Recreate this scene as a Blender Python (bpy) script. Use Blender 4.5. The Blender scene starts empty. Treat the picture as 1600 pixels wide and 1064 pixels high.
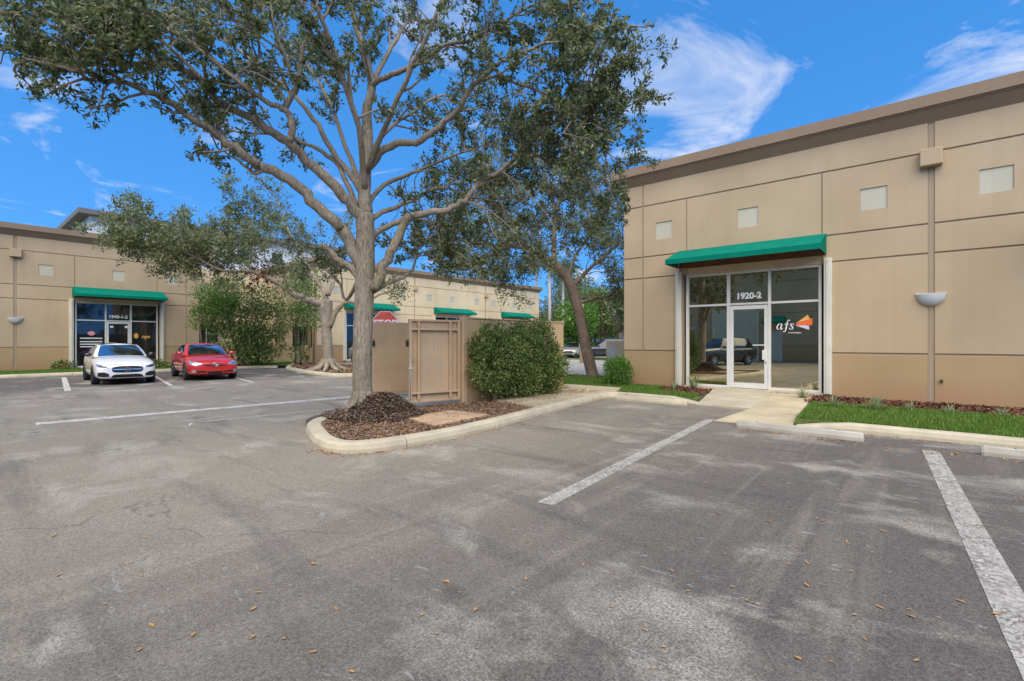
import bpy, bmesh, math, random
import numpy as np
from mathutils import Vector, Matrix, Quaternion
from mathutils.bvhtree import BVHTree

R = math.radians
random.seed(7)
rng = np.random.default_rng(11)
scene = bpy.context.scene
col = scene.collection

# ------------------------------------------------------------------ camera, sky, sun, exposure
CAM_H, FPX, YAW = 1.55, 760.0, R(40.4)
cam_d = bpy.data.cameras.new('camera')
cam_d.sensor_width = 36.0
cam_d.lens = FPX / 1600.0 * 36.0
cam_d.clip_start, cam_d.clip_end = 0.05, 3000.0
cam = bpy.data.objects.new('camera', cam_d)
cam.location = (0, 0, CAM_H)
cam.rotation_euler = (R(90), 0, YAW)
col.objects.link(cam)
scene.camera = cam

SUN_EL, SUN_AZ = R(52), (0.62, -0.78)          # azimuth as a direction on the ground, towards the sun
world = bpy.data.worlds.new('World')
scene.world = world
world.use_nodes = True
wn, wl = world.node_tree.nodes, world.node_tree.links
wn.clear()
w_out = wn.new('ShaderNodeOutputWorld')
w_bg = wn.new('ShaderNodeBackground')
w_bg.inputs['Strength'].default_value = 0.082
sky = wn.new('ShaderNodeTexSky')
sky.sky_type = 'NISHITA'
sky.sun_disc = False
sky.sun_elevation = SUN_EL
sky.sun_rotation = math.atan2(SUN_AZ[0], SUN_AZ[1])
sky.air_density, sky.dust_density, sky.ozone_density = 1.0, 0.0, 2.5
hs = wn.new('ShaderNodeHueSaturation')
hs.inputs['Saturation'].default_value = 1.32
hs.inputs['Value'].default_value = 1.0
wl.new(sky.outputs[0], hs.inputs['Color'])
tc = wn.new('ShaderNodeTexCoord')
# look the sky colour up a little higher than the true direction: an even blue down to the roofs
vs_ = wn.new('ShaderNodeVectorMath'); vs_.operation = 'MULTIPLY_ADD'
vs_.inputs[1].default_value = (0.8, 0.8, 0.72); vs_.inputs[2].default_value = (0, 0, 0.30)
wl.new(tc.outputs['Generated'], vs_.inputs[0])
vn_ = wn.new('ShaderNodeVectorMath'); vn_.operation = 'NORMALIZE'
wl.new(vs_.outputs[0], vn_.inputs[0]); wl.new(vn_.outputs[0], sky.inputs['Vector'])
# clouds: noise on the direction, flattened as if on a ceiling
sep = wn.new('ShaderNodeSeparateXYZ'); wl.new(tc.outputs['Generated'], sep.inputs[0])
mx = wn.new('ShaderNodeMath'); mx.operation = 'MAXIMUM'; mx.inputs[1].default_value = 0.06
wl.new(sep.outputs[2], mx.inputs[0])
ad = wn.new('ShaderNodeMath'); ad.operation = 'ADD'; ad.inputs[1].default_value = 0.18
wl.new(mx.outputs[0], ad.inputs[0])
dv = wn.new('ShaderNodeVectorMath'); dv.operation = 'DIVIDE'
cb = wn.new('ShaderNodeCombineXYZ')
for k in range(3): wl.new(ad.outputs[0], cb.inputs[k])
wl.new(tc.outputs['Generated'], dv.inputs[0]); wl.new(cb.outputs[0], dv.inputs[1])
mp = wn.new('ShaderNodeMapping'); mp.inputs['Location'].default_value = (0.64, 0.29, 0.0)
wl.new(dv.outputs[0], mp.inputs[0])
n1 = wn.new('ShaderNodeTexNoise'); n1.inputs['Scale'].default_value = 1.9; n1.inputs['Detail'].default_value = 9.0
n1.inputs['Roughness'].default_value = 0.62; n1.inputs['Distortion'].default_value = 0.7
wl.new(mp.outputs[0], n1.inputs['Vector'])
cr = wn.new('ShaderNodeValToRGB')
cr.color_ramp.elements[0].position = 0.56; cr.color_ramp.elements[0].color = (0, 0, 0, 1)
cr.color_ramp.elements[1].position = 0.80; cr.color_ramp.elements[1].color = (1, 1, 1, 1)
wl.new(n1.outputs[0], cr.inputs[0])
mixc = wn.new('ShaderNodeMix'); mixc.data_type = 'RGBA'
mixc.inputs['B'].default_value = (3.3, 3.3, 3.4, 1)
wl.new(cr.outputs[0], mixc.inputs['Factor']); wl.new(hs.outputs[0], mixc.inputs['A'])
wl.new(mixc.outputs['Result'], w_bg.inputs['Color'])
wl.new(w_bg.outputs[0], w_out.inputs[0])

sun_d = bpy.data.lights.new('sun', 'SUN')
sun_d.energy, sun_d.angle, sun_d.color = 1.5, R(80), (1.0, 0.875, 0.67)
sun = bpy.data.objects.new('sun', sun_d)
sv = Vector((SUN_AZ[0] * math.cos(SUN_EL), SUN_AZ[1] * math.cos(SUN_EL), math.sin(SUN_EL)))
sun.rotation_euler = (-sv).to_track_quat('-Z', 'Y').to_euler()
sun.location = (0, 0, 40)
col.objects.link(sun)

scene.view_settings.view_transform = 'Standard'
scene.view_settings.look = 'None'
scene.view_settings.exposure = 1.95
scene.view_settings.gamma = 1.0
scene.view_settings.use_curve_mapping = False
scene.cycles.max_bounces = 6
scene.cycles.transparent_max_bounces = 8
scene.cycles.use_denoising = True

# ------------------------------------------------------------------ helpers
CA, SA = math.cos(YAW), math.sin(YAW)
def T(px, py, Y):
    """site point seen at pixel (px, py) of the 1600 px photograph, Y metres in front of the camera"""
    X = (px - 800) / FPX * Y
    return Vector((X * CA - Y * SA, X * SA + Y * CA, CAM_H - (py - 532) / FPX * Y))
def G(px, py, z=0.0):
    return T(px, py, FPX * (CAM_H - z) / (py - 532))

def tag(o, label=None, cat=None, group=None, kind=None):
    if label: o['label'] = label
    if cat: o['category'] = cat
    if group: o['group'] = group
    if kind: o['kind'] = kind
    return o
def link(name, me, mats=None, parent=None, loc=None, rot=None):
    o = bpy.data.objects.new(name, me)
    col.objects.link(o)
    if mats is not None and me is not None and len(me.materials) == 0:
        for m in (mats if isinstance(mats, (list, tuple)) else [mats]):
            me.materials.append(m)
    if parent is not None: o.parent = parent
    if loc is not None: o.location = loc
    if rot is not None: o.rotation_euler = rot
    return o
def empty(name, loc=(0, 0, 0), rz=0.0):
    o = bpy.data.objects.new(name, None)
    o.empty_display_size = 0.2
    o.location = loc; o.rotation_euler = (0, 0, rz)
    col.objects.link(o)
    return o
def mesh(name, verts, faces, smooth=False):
    me = bpy.data.meshes.new(name)
    me.from_pydata([tuple(v) for v in verts], [], faces)
    if smooth:
        me.polygons.foreach_set('use_smooth', [True] * len(me.polygons))
    me.update()
    return me
class MB:
    """collects simple shapes for one mesh"""
    def __init__(s): s.v, s.f = [], []
    def add(s, vs, fs):
        n = len(s.v); s.v += [tuple(v) for v in vs]; s.f += [tuple(i + n for i in f) for f in fs]; return s
    def box(s, x0, x1, y0, y1, z0, z1):
        return s.add([(x0,y0,z0),(x1,y0,z0),(x1,y1,z0),(x0,y1,z0),(x0,y0,z1),(x1,y0,z1),(x1,y1,z1),(x0,y1,z1)],
                     [(0,3,2,1),(4,5,6,7),(0,1,5,4),(1,2,6,5),(2,3,7,6),(3,0,4,7)])
    def tube(s, pts, rads, n=8, cap=True):
        pts = [Vector(p) for p in pts]
        if not hasattr(rads, '__len__'): rads = [rads] * len(pts)
        vs, fs = tube_geo(pts, rads, n, cap)
        return s.add(vs, fs)
    def prism(s, poly, z0, z1):
        n = len(poly)
        vs = [(p[0], p[1], z0) for p in poly] + [(p[0], p[1], z1) for p in poly]
        fs = [tuple(range(n - 1, -1, -1)), tuple(range(n, 2 * n))] + [(i, (i + 1) % n, n + (i + 1) % n, n + i) for i in range(n)]
        return s.add(vs, fs)
    def build(s, name, mat, parent=None, smooth=False, bevel=0.0, loc=None, rot=None):
        me = mesh(name, s.v, s.f, smooth)
        if bevel > 0:
            bm = bmesh.new(); bm.from_mesh(me)
            bmesh.ops.bevel(bm, geom=list(bm.edges), offset=bevel, segments=2 if bevel > .02 else 1, affect='EDGES', profile=0.5)
            bm.to_mesh(me); bm.free()
        return link(name, me, mat, parent, loc, rot)
def tube_geo(pts, rads, n=8, cap=True):
    vs, fs = [], []
    up = Vector((0.13, 0.21, 1)).normalized()
    prev = None
    for i, p in enumerate(pts):
        t = (pts[min(i + 1, len(pts) - 1)] - pts[max(i - 1, 0)])
        t = t.normalized() if t.length > 1e-9 else Vector((0, 0, 1))
        a = t.cross(up if abs(t.dot(up)) < 0.95 else Vector((1, 0, 0))).normalized() if prev is None else (prev - t * prev.dot(t)).normalized()
        prev = a
        b = t.cross(a)
        for k in range(n):
            th = 2 * math.pi * k / n
            vs.append(p + (a * math.cos(th) + b * math.sin(th)) * rads[i])
    for i in range(len(pts) - 1):
        for k in range(n):
            fs.append((i * n + k, i * n + (k + 1) % n, (i + 1) * n + (k + 1) % n, (i + 1) * n + k))
    if cap:
        fs.append(tuple(range(n - 1, -1, -1))); fs.append(tuple(range((len(pts) - 1) * n, len(pts) * n)))
    return vs, fs

# ------------------------------------------------------------------ materials
def newmat(name):
    m = bpy.data.materials.new(name); m.use_nodes = True
    nt = m.node_tree; b = nt.nodes['Principled BSDF']
    return m, nt, b
def mat_plain(name, c, rough=0.6, metal=0.0, spec=0.5, var=0.0, scale=3.0, bump=0.0, bscale=40.0, coat=0.0, stretch=None, var2=None):
    """principled with a large and a fine noise on the colour and a fine bump"""
    m, nt, b = newmat(name)
    b.inputs['Roughness'].default_value = rough; b.inputs['Metallic'].default_value = metal
    b.inputs['Specular IOR Level'].default_value = spec; b.inputs['Coat Weight'].default_value = coat
    b.inputs['Coat Roughness'].default_value = 0.05
    b.inputs['Base Color'].default_value = (*c, 1)
    N, L = nt.nodes, nt.links
    if var or bump:
        t = N.new('ShaderNodeTexCoord'); mpn = N.new('ShaderNodeMapping')
        if stretch: mpn.inputs['Scale'].default_value = stretch
        L.new(t.outputs['Object'], mpn.inputs[0])
    if var:
        n = N.new('ShaderNodeTexNoise'); n.inputs['Scale'].default_value = scale; n.inputs['Detail'].default_value = 6; n.inputs['Roughness'].default_value = .6
        L.new(mpn.outputs[0], n.inputs['Vector'])
        r = N.new('ShaderNodeValToRGB')
        lo = tuple(x * (1 - var) for x in c); hi = tuple(min(1, x * (1 + var)) for x in c)
        if var2: lo = var2
        r.color_ramp.elements[0].position = .3; r.color_ramp.elements[0].color = (*lo, 1)
        r.color_ramp.elements[1].position = .7; r.color_ramp.elements[1].color = (*hi, 1)
        L.new(n.outputs[0], r.inputs[0]); L.new(r.outputs[0], b.inputs['Base Color'])
    if bump:
        n2 = N.new('ShaderNodeTexNoise'); n2.inputs['Scale'].default_value = bscale; n2.inputs['Detail'].default_value = 5
        L.new(mpn.outputs[0], n2.inputs['Vector'])
        bp = N.new('ShaderNodeBump'); bp.inputs['Strength'].default_value = bump; bp.inputs['Distance'].default_value = .02
        L.new(n2.outputs[0], bp.inputs['Height']); L.new(bp.outputs[0], b.inputs['Normal'])
    return m

def nod(nt, kind, **kw):
    n = nt.nodes.new(kind)
    for k, v in kw.items():
        if k in n.inputs.keys(): n.inputs[k].default_value = v
        else: setattr(n, k, v)
    return n
def ramp(nt, src, p0, c0, p1, c1):
    r = nt.nodes.new('ShaderNodeValToRGB')
    c0 = c0 if hasattr(c0, '__len__') else (c0,) * 3; c1 = c1 if hasattr(c1, '__len__') else (c1,) * 3
    r.color_ramp.elements[0].position = p0; r.color_ramp.elements[0].color = (*c0[:3], 1)
    r.color_ramp.elements[1].position = p1; r.color_ramp.elements[1].color = (*c1[:3], 1)
    nt.links.new(src, r.inputs[0]); return r.outputs[0]
def mixrgb(nt, fac, a, b, mode='MIX'):
    n = nt.nodes.new('ShaderNodeMix'); n.data_type = 'RGBA'; n.blend_type = mode
    for s, v in (('Factor', fac), ('A', a), ('B', b)):
        if hasattr(v, 'is_linked') or hasattr(v, 'links'): nt.links.new(v, n.inputs[s])
        elif s == 'Factor': n.inputs[s].default_value = v
        else: n.inputs[s].default_value = (*v, 1)
    return n.outputs['Result']
def noise(nt, vec, scale, detail=5, rough=.55, dist=0.0):
    n = nod(nt, 'ShaderNodeTexNoise', Scale=scale, Detail=detail, Roughness=rough, Distortion=dist)
    nt.links.new(vec, n.inputs['Vector']); return n.outputs[0]
def mapped(nt, scale=(1, 1, 1), rot=(0, 0, 0), loc=(0, 0, 0), coord='Object'):
    t = nod(nt, 'ShaderNodeTexCoord'); m = nod(nt, 'ShaderNodeMapping')
    m.inputs['Scale'].default_value = scale; m.inputs['Rotation'].default_value = rot; m.inputs['Location'].default_value = loc
    nt.links.new(t.outputs[coord], m.inputs[0]); return m.outputs[0]
def bump(nt, b, h, strength, dist=.01):
    n = nod(nt, 'ShaderNodeBump', Strength=strength, Distance=dist)
    nt.links.new(h, n.inputs['Height']); nt.links.new(n.outputs[0], b.inputs['Normal'])

def mat_asphalt():
    m, nt, b = newmat('asphalt'); L = nt.links
    v = mapped(nt)
    big = noise(nt, v, .16, 4, .6, .6)
    c = ramp(nt, big, .35, (.135, .122, .098), .68, (.215, .194, .155))
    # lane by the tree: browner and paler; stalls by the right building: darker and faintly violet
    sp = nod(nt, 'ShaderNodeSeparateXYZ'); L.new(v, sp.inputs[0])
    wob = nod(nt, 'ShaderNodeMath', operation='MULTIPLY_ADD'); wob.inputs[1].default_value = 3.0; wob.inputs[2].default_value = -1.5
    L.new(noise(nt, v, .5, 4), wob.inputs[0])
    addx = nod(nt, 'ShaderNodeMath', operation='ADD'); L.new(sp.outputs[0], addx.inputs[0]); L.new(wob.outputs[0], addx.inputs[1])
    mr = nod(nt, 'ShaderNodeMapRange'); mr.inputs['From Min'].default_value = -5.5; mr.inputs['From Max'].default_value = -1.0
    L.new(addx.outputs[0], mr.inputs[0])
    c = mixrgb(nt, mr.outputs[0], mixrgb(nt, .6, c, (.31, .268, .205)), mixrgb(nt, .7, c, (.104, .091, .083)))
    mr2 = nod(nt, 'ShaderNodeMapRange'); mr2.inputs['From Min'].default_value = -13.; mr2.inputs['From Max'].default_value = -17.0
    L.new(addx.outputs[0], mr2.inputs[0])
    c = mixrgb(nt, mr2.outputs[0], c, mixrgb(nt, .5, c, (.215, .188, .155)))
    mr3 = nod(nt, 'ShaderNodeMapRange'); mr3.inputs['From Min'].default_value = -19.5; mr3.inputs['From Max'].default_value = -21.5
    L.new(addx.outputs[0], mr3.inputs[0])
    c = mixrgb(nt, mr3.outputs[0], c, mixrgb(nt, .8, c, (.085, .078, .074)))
    # streaks along the lane
    st = noise(nt, mapped(nt, (2.2, .16, 1), (0, 0, .25)), 1.3, 5, .6, .8)
    c = mixrgb(nt, ramp(nt, st, .52, 0, .74, .42), c, (.32, .285, .225))
    st2 = noise(nt, mapped(nt, (.3, 1.6, 1), (0, 0, -.5), (3, 1, 0)), 1.1, 6, .62, .6)
    c = mixrgb(nt, ramp(nt, st2, .52, 0, .74, .65), c, (.095, .088, .082))
    # pale worn patches, speckled
    pt = noise(nt, mapped(nt, (1, 1.5, 1), (0, 0, .5), (5.1, 2.3, 0)), .62, 6, .62, .5)
    gr = noise(nt, v, 62, 3, .7)
    pm = nod(nt, 'ShaderNodeMath', operation='MULTIPLY')
    L.new(ramp(nt, pt, .53, 0, .66, 1), pm.inputs[0]); L.new(ramp(nt, gr, .36, .1, .60, .9), pm.inputs[1])
    c = mixrgb(nt, pm.outputs[0], c, (.42, .385, .315))
    # thin pale scratches
    sc = noise(nt, mapped(nt, (1, 5, 1), (0, 0, 1.0), (2, 7, 0)), 2.6, 3, .5, 2.2)
    c = mixrgb(nt, ramp(nt, sc, .665, 0, .70, .5), c, (.34, .33, .31))
    # oily dark blots
    ob = noise(nt, mapped(nt, (1, 1, 1), (0, 0, 0), (9, 4, 0)), 1.7, 3, .5)
    c = mixrgb(nt, ramp(nt, ob, .68, 0, .76, .55), c, (.06, .058, .056))
    # aggregate
    vo = nod(nt, 'ShaderNodeTexVoronoi', Scale=95.0); L.new(v, vo.inputs['Vector'])
    ag = noise(nt, v, 150, 3, .7)
    c = mixrgb(nt, .55, c, mixrgb(nt, 1.0, c, ramp(nt, ag, .32, .35, .7, 1.7), 'MULTIPLY'))
    bwv = nod(nt, 'ShaderNodeRGBToBW'); L.new(vo.outputs['Color'], bwv.inputs[0])
    c = mixrgb(nt, .45, c, bwv.outputs[0], 'SOFT_LIGHT')
    # cracks
    wv = nod(nt, 'ShaderNodeVectorMath', operation='ADD')
    nn = nod(nt, 'ShaderNodeTexNoise', Scale=1.5, Detail=5.0); L.new(v, nn.inputs['Vector'])
    sc2 = nod(nt, 'ShaderNodeVectorMath', operation='SCALE'); sc2.inputs['Scale'].default_value = .9
    L.new(nn.outputs['Color'], sc2.inputs[0]); L.new(v, wv.inputs[0]); L.new(sc2.outputs[0], wv.inputs[1])
    vc = nod(nt, 'ShaderNodeTexVoronoi', Scale=.33, feature='DISTANCE_TO_EDGE'); L.new(wv.outputs[0], vc.inputs['Vector'])
    ck = ramp(nt, vc.outputs['Distance'], .0, .5, .004, 0)
    cm = nod(nt, 'ShaderNodeMath', operation='MULTIPLY'); L.new(ck, cm.inputs[0]); L.new(ramp(nt, noise(nt, v, .4, 3), .45, 0, .6, 1), cm.inputs[1])
    c = mixrgb(nt, cm.outputs[0], c, (.04, .038, .036))
    L.new(c, b.inputs['Base Color'])
    b.inputs['Roughness'].default_value = .9; b.inputs['Specular IOR Level'].default_value = .15
    hh = nod(nt, 'ShaderNodeMath', operation='SUBTRACT'); L.new(ag, hh.inputs[0]); L.new(cm.outputs[0], hh.inputs[1])
    bump(nt, b, hh.outputs[0], .5, .006)
    return m
def mat_paint_worn(name, amount=.5, c1=(.48, .45, .385)):
    m, nt, b = newmat(name); v = mapped(nt)
    n = noise(nt, mapped(nt, (1, 1, 1)), 14, 6, .7, 1.2)
    vo = nod(nt, 'ShaderNodeTexVoronoi', Scale=16.0, feature='DISTANCE_TO_EDGE')
    wv = nod(nt, 'ShaderNodeVectorMath', operation='ADD'); nn = nod(nt, 'ShaderNodeTexNoise', Scale=20.0)
    s2 = nod(nt, 'ShaderNodeVectorMath', operation='SCALE'); s2.inputs['Scale'].default_value = .12
    nt.links.new(v, nn.inputs['Vector']); nt.links.new(nn.outputs['Color'], s2.inputs[0]); nt.links.new(v, wv.inputs[0]); nt.links.new(s2.outputs[0], wv.inputs[1])
    nt.links.new(wv.outputs[0], vo.inputs['Vector'])
    ck = ramp(nt, vo.outputs['Distance'], .03, 1, .16, 0)
    mm = nod(nt, 'ShaderNodeMath', operation='MULTIPLY'); nt.links.new(ck, mm.inputs[0]); nt.links.new(ramp(nt, noise(nt, v, 3, 3), .3, .45, .6, 1), mm.inputs[1])
    wear = nod(nt, 'ShaderNodeMath', operation='MAXIMUM'); nt.links.new(mm.outputs[0], wear.inputs[0])
    nt.links.new(ramp(nt, n, .5 - .12 * amount, .0, .62, .9 * amount + .1), wear.inputs[1])
    c = mixrgb(nt, wear.outputs[0], c1, (.14, .125, .105))
    nt.links.new(c, b.inputs['Base Color']); b.inputs['Roughness'].default_value = .8
    bump(nt, b, noise(nt, v, 120, 3, .7), .4, .005)
    return m
def mat_stucco(name, c, stain=(.40, .30, .20), stain_z=(0.0, 0.0), streak=.32):
    """painted tilt-up concrete: blotches, faint rain streaks, dirt splashed up near the ground"""
    m, nt, b = newmat(name); v = mapped(nt)
    geo = nod(nt, 'ShaderNodeNewGeometry'); wp = geo.outputs['Position']
    big = noise(nt, wp, .55, 4, .5)
    cc = ramp(nt, big, .3, (c[0] * .90, c[1] * .89, c[2] * .87), .7, tuple(min(1, x * 1.07) for x in c))
    mpn = nod(nt, 'ShaderNodeMapping'); mpn.inputs['Scale'].default_value = (3.2, 3.2, .12); nt.links.new(wp, mpn.inputs[0])
    sk = noise(nt, mpn.outputs[0], 1.0, 5, .6, .2)
    cc = mixrgb(nt, ramp(nt, sk, .5, 0, .8, streak), cc, tuple(x * .72 for x in c))
    if stain_z[1] > 0:
        sp = nod(nt, 'ShaderNodeSeparateXYZ'); nt.links.new(wp, sp.inputs[0])
        wb = nod(nt, 'ShaderNodeMath', operation='MULTIPLY_ADD'); wb.inputs[1].default_value = -.9; nt.links.new(noise(nt, wp, 1.1, 5, .6), wb.inputs[0]); nt.links.new(sp.outputs[2], wb.inputs[2])
        mr = nod(nt, 'ShaderNodeMapRange'); mr.inputs['From Min'].default_value = stain_z[1] - .45; mr.inputs['From Max'].default_value = stain_z[0] - .45
        mr.inputs['To Max'].default_value = .75
        nt.links.new(wb.outputs[0], mr.inputs[0])
        cc = mixrgb(nt, mr.outputs[0], cc, stain)
    nt.links.new(cc, b.inputs['Base Color']); b.inputs['Roughness'].default_value = .85; b.inputs['Specular IOR Level'].default_value = .25
    bump(nt, b, noise(nt, wp, 45, 4, .6), .12, .01)
    return m
def mat_leaf(name, dark, mid, light, trans=.25, rough=.42):
    m, nt, b = newmat(name)
    geo = nod(nt, 'ShaderNodeNewGeometry')
    r = nod(nt, 'ShaderNodeValToRGB'); e = r.color_ramp.elements
    e[0].position = 0; e[0].color = (*dark, 1); e[1].position = 1; e[1].color = (*light, 1)
    x = e.new(.55); x.color = (*mid, 1)
    nt.links.new(geo.outputs['Random Per Island'], r.inputs[0])
    nt.links.new(r.outputs[0], b.inputs['Base Color']); b.inputs['Roughness'].default_value = rough
    b.inputs['Specular IOR Level'].default_value = .5
    tr = nod(nt, 'ShaderNodeBsdfTranslucent'); 
    hb = nod(nt, 'ShaderNodeHueSaturation'); hb.inputs['Saturation'].default_value = 1.15; hb.inputs['Value'].default_value = 1.3
    nt.links.new(r.outputs[0], hb.inputs['Color']); nt.links.new(hb.outputs[0], tr.inputs['Color'])
    mx_ = nod(nt, 'ShaderNodeMixShader'); mx_.inputs[0].default_value = trans
    nt.links.new(b.outputs[0], mx_.inputs[1]); nt.links.new(tr.outputs[0], mx_.inputs[2])
    nt.links.new(mx_.outputs[0], nt.nodes['Material Output'].inputs[0])
    return m
def mat_bark(name, c, c2, moss=None):
    m, nt, b = newmat(name)
    v = mapped(nt, (16, 16, 3.6))
    n = noise(nt, v, 2.2, 8, .7, .7); n2 = noise(nt, mapped(nt), 2.0, 5, .6)
    cc = ramp(nt, n, .38, c2, .60, c)
    cc = mixrgb(nt, ramp(nt, n2, .45, 0, .7, .5), cc, tuple(min(1, x * 1.45) for x in c))
    if moss: cc = mixrgb(nt, ramp(nt, noise(nt, mapped(nt, (1, 1, 1), (0, 0, 0), (4, 2, 1)), 1.5, 5, .6), .55, 0, .72, .6), cc, moss)
    nt.links.new(cc, b.inputs['Base Color']); b.inputs['Roughness'].default_value = .9; b.inputs['Specular IOR Level'].default_value = .2
    bump(nt, b, n, 1.0, .06)
    return m
def mat_island(name, cols, rough=.85):
    """one colour per loose piece"""
    m, nt, b = newmat(name); geo = nod(nt, 'ShaderNodeNewGeometry'); r = nod(nt, 'ShaderNodeValToRGB')
    e = r.color_ramp.elements
    for i, c in enumerate(cols):
        p = i / (len(cols) - 1)
        x = e[0] if i == 0 else (e[len(e) - 1] if i == len(cols) - 1 else e.new(p))
        x.position = p; x.color = (*c, 1)
    nt.links.new(geo.outputs['Random Per Island'], r.inputs[0]); nt.links.new(r.outputs[0], b.inputs['Base Color'])
    b.inputs['Roughness'].default_value = rough; b.inputs['Specular IOR Level'].default_value = .25
    return m
def mat_glass_dark(name, refl=.60, tint=(1.0, .92, .66), base=(.012, .014, .012)):
    m, nt, b = newmat(name)
    b.inputs['Base Color'].default_value = (*base, 1); b.inputs['Roughness'].default_value = .05
    g = nod(nt, 'ShaderNodeBsdfGlossy'); g.inputs['Color'].default_value = (*tint, 1); g.inputs['Roughness'].default_value = .008
    lw = nod(nt, 'ShaderNodeLayerWeight'); lw.inputs[0].default_value = .3
    mr = nod(nt, 'ShaderNodeMapRange'); mr.inputs['To Min'].default_value = refl; mr.inputs['To Max'].default_value = min(.95, refl * 2.2)
    nt.links.new(lw.outputs['Fresnel'], mr.inputs[0])
    mx_ = nod(nt, 'ShaderNodeMixShader'); nt.links.new(mr.outputs[0], mx_.inputs[0])
    nt.links.new(b.outputs[0], mx_.inputs[1]); nt.links.new(g.outputs[0], mx_.inputs[2])
    nt.links.new(mx_.outputs[0], nt.nodes['Material Output'].inputs[0])
    bump(nt, b, noise(nt, mapped(nt), 1.0, 2), .05, .01)
    return m

M = {}
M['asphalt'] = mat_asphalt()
M['road'] = mat_plain('road', (.36, .325, .26), .85, var=.12, scale=.6, bump=.2, bscale=60)
M['paint'] = mat_paint_worn('worn_paint', .55)
M['paint_fresh'] = mat_paint_worn('line_paint', .05, (.66, .63, .55))
M['wall'] = mat_stucco('tan_wall_paint', (.47, .352, .222))
M['wall_far'] = mat_stucco('cream_wall_paint', (.68, .54, .335))
M['plinth'] = mat_stucco('brown_plinth_paint', (.41, .285, .155), (.36, .20, .105), (.08, .75), .12)
M['cornice'] = mat_stucco('brown_cornice_paint', (.27, .19, .125), streak=.25)
M['inset'] = mat_stucco('cream_inset_paint', (.50, .47, .36))
M['groove'] = mat_stucco('joint_paint', (.36, .275, .185))
M['stucco_tan'] = mat_stucco('enclosure_paint', (.58, .405, .225), (.42, .23, .115), (.05, .8), .2)
M['gate'] = mat_plain('gate_paint', (.53, .37, .22), .5, var=.10, scale=2.0, bump=.05)
M['roof'] = mat_plain('roof_membrane', (.4, .4, .4), .8)
M['alu'] = mat_plain('painted_aluminium', (.70, .68, .62), .35, spec=.5, var=.05)
M['track'] = mat_plain('cream_steel', (.62, .59, .48), .45, var=.08, scale=2.5)
M['head'] = mat_plain('beige_beam', (.60, .49, .32), .6, var=.08)
M['glass'] = mat_glass_dark('tinted_glass')
M['glass2'] = mat_glass_dark('dark_glass', .04, (.5, .52, .55), (.008, .009, .01))
M['green'] = mat_plain('green_canvas', (.003, .175, .115), .8, spec=.04, var=.10, scale=2.5, bump=.12, bscale=180)
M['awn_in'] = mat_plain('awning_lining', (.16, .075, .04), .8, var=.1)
M['dark_metal'] = mat_plain('dark_metal', (.05, .045, .04), .5, .6)
M['sconce'] = mat_plain('grey_sconce', (.52, .53, .52), .4)
M['white_text'] = mat_plain('white_vinyl', (.8, .8, .78), .5)
M['orange'] = mat_plain('orange_vinyl', (.85, .16, .035), .5)
M['amber'] = mat_plain('amber_vinyl', (.85, .42, .10), .5)
M['lilac'] = mat_plain('pale_vinyl', (.70, .62, .72), .5)
M['pink'] = mat_plain('pink_vinyl', (.75, .28, .33), .5)
M['kerb'] = mat_plain('kerb_concrete', (.50, .44, .31), .9, var=.20, scale=2.2, bump=.25, bscale=55)
M['concrete'] = mat_plain('path_concrete', (.47, .39, .25), .9, var=.20, scale=1.3, bump=.25, bscale=70)
M['concrete_grey'] = mat_plain('grey_concrete', (.40, .37, .31), .9, var=.22, scale=2.0, bump=.25, bscale=70)
M['path2'] = mat_plain('pale_path_concrete', (.44, .385, .275), .9, var=.2, scale=1.5, bump=.25, bscale=70)
M['rust_slab'] = mat_plain('stained_slab', (.47, .315, .185), .9, var=.25, scale=2.6, bump=.3, bscale=60)
M['soil'] = mat_plain('dark_soil', (.115, .078, .055), .95, var=.45, scale=14, bump=.8, bscale=60)
M['lawn'] = mat_plain('lawn_soil', (.095, .125, .03), .95, var=.3, scale=6, bump=.5, bscale=70)
M['mulch'] = mat_island('mulch_chips', [(.055, .035, .026), (.13, .085, .06), (.20, .14, .10), (.10, .05, .03), (.27, .20, .145)])
M['mulch_red'] = mat_island('red_mulch', [(.06, .024, .016), (.14, .055, .035), (.20, .085, .05), (.10, .05, .035)])
M['litter'] = mat_island('dead_leaves', [(.12, .075, .045), (.24, .155, .10), (.33, .25, .18), (.36, .17, .06), (.16, .10, .07)])
M['litter2'] = mat_island('grey_leaf_heap', [(.06, .042, .03), (.13, .095, .068), (.19, .145, .108), (.17, .10, .055), (.23, .18, .14), (.09, .062, .045)])
M['fallen'] = mat_island('fallen_leaves', [(.50, .20, .05), (.46, .26, .09), (.38, .15, .05)], .6)
M['blade'] = mat_leaf('grass_blades', (.075, .15, .018), (.12, .225, .028), (.20, .29, .055), .3, .6)
M['tuft'] = mat_leaf('striped_blades', (.11, .17, .06), (.22, .28, .12), (.38, .42, .24), .25, .5)
M['oak_leaf'] = mat_leaf('oak_leaves', (.036, .058, .020), (.125, .155, .060), (.34, .34, .19), .42)
M['oak_leaf2'] = mat_leaf('pale_oak_leaves', (.06, .085, .026), (.165, .19, .075), (.32, .33, .165), .42)
M['hedge_leaf'] = mat_leaf('hedge_leaves', (.034, .070, .014), (.13, .19, .042), (.32, .37, .12), .25)
M['bright_leaf'] = mat_leaf('bright_leaves', (.045, .11, .016), (.11, .24, .035), (.22, .37, .075), .38)
M['palm_leaf'] = mat_leaf('palm_leaves', (.05, .075, .02), (.11, .14, .04), (.20, .22, .08), .3)
M['rust_leaf'] = mat_leaf('dead_oak_leaves', (.10, .03, .012), (.22, .075, .03), (.32, .14, .06), .25)
M['bark'] = mat_bark('oak_bark', (.43, .365, .275), (.165, .13, .098), (.30, .255, .085))
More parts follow.
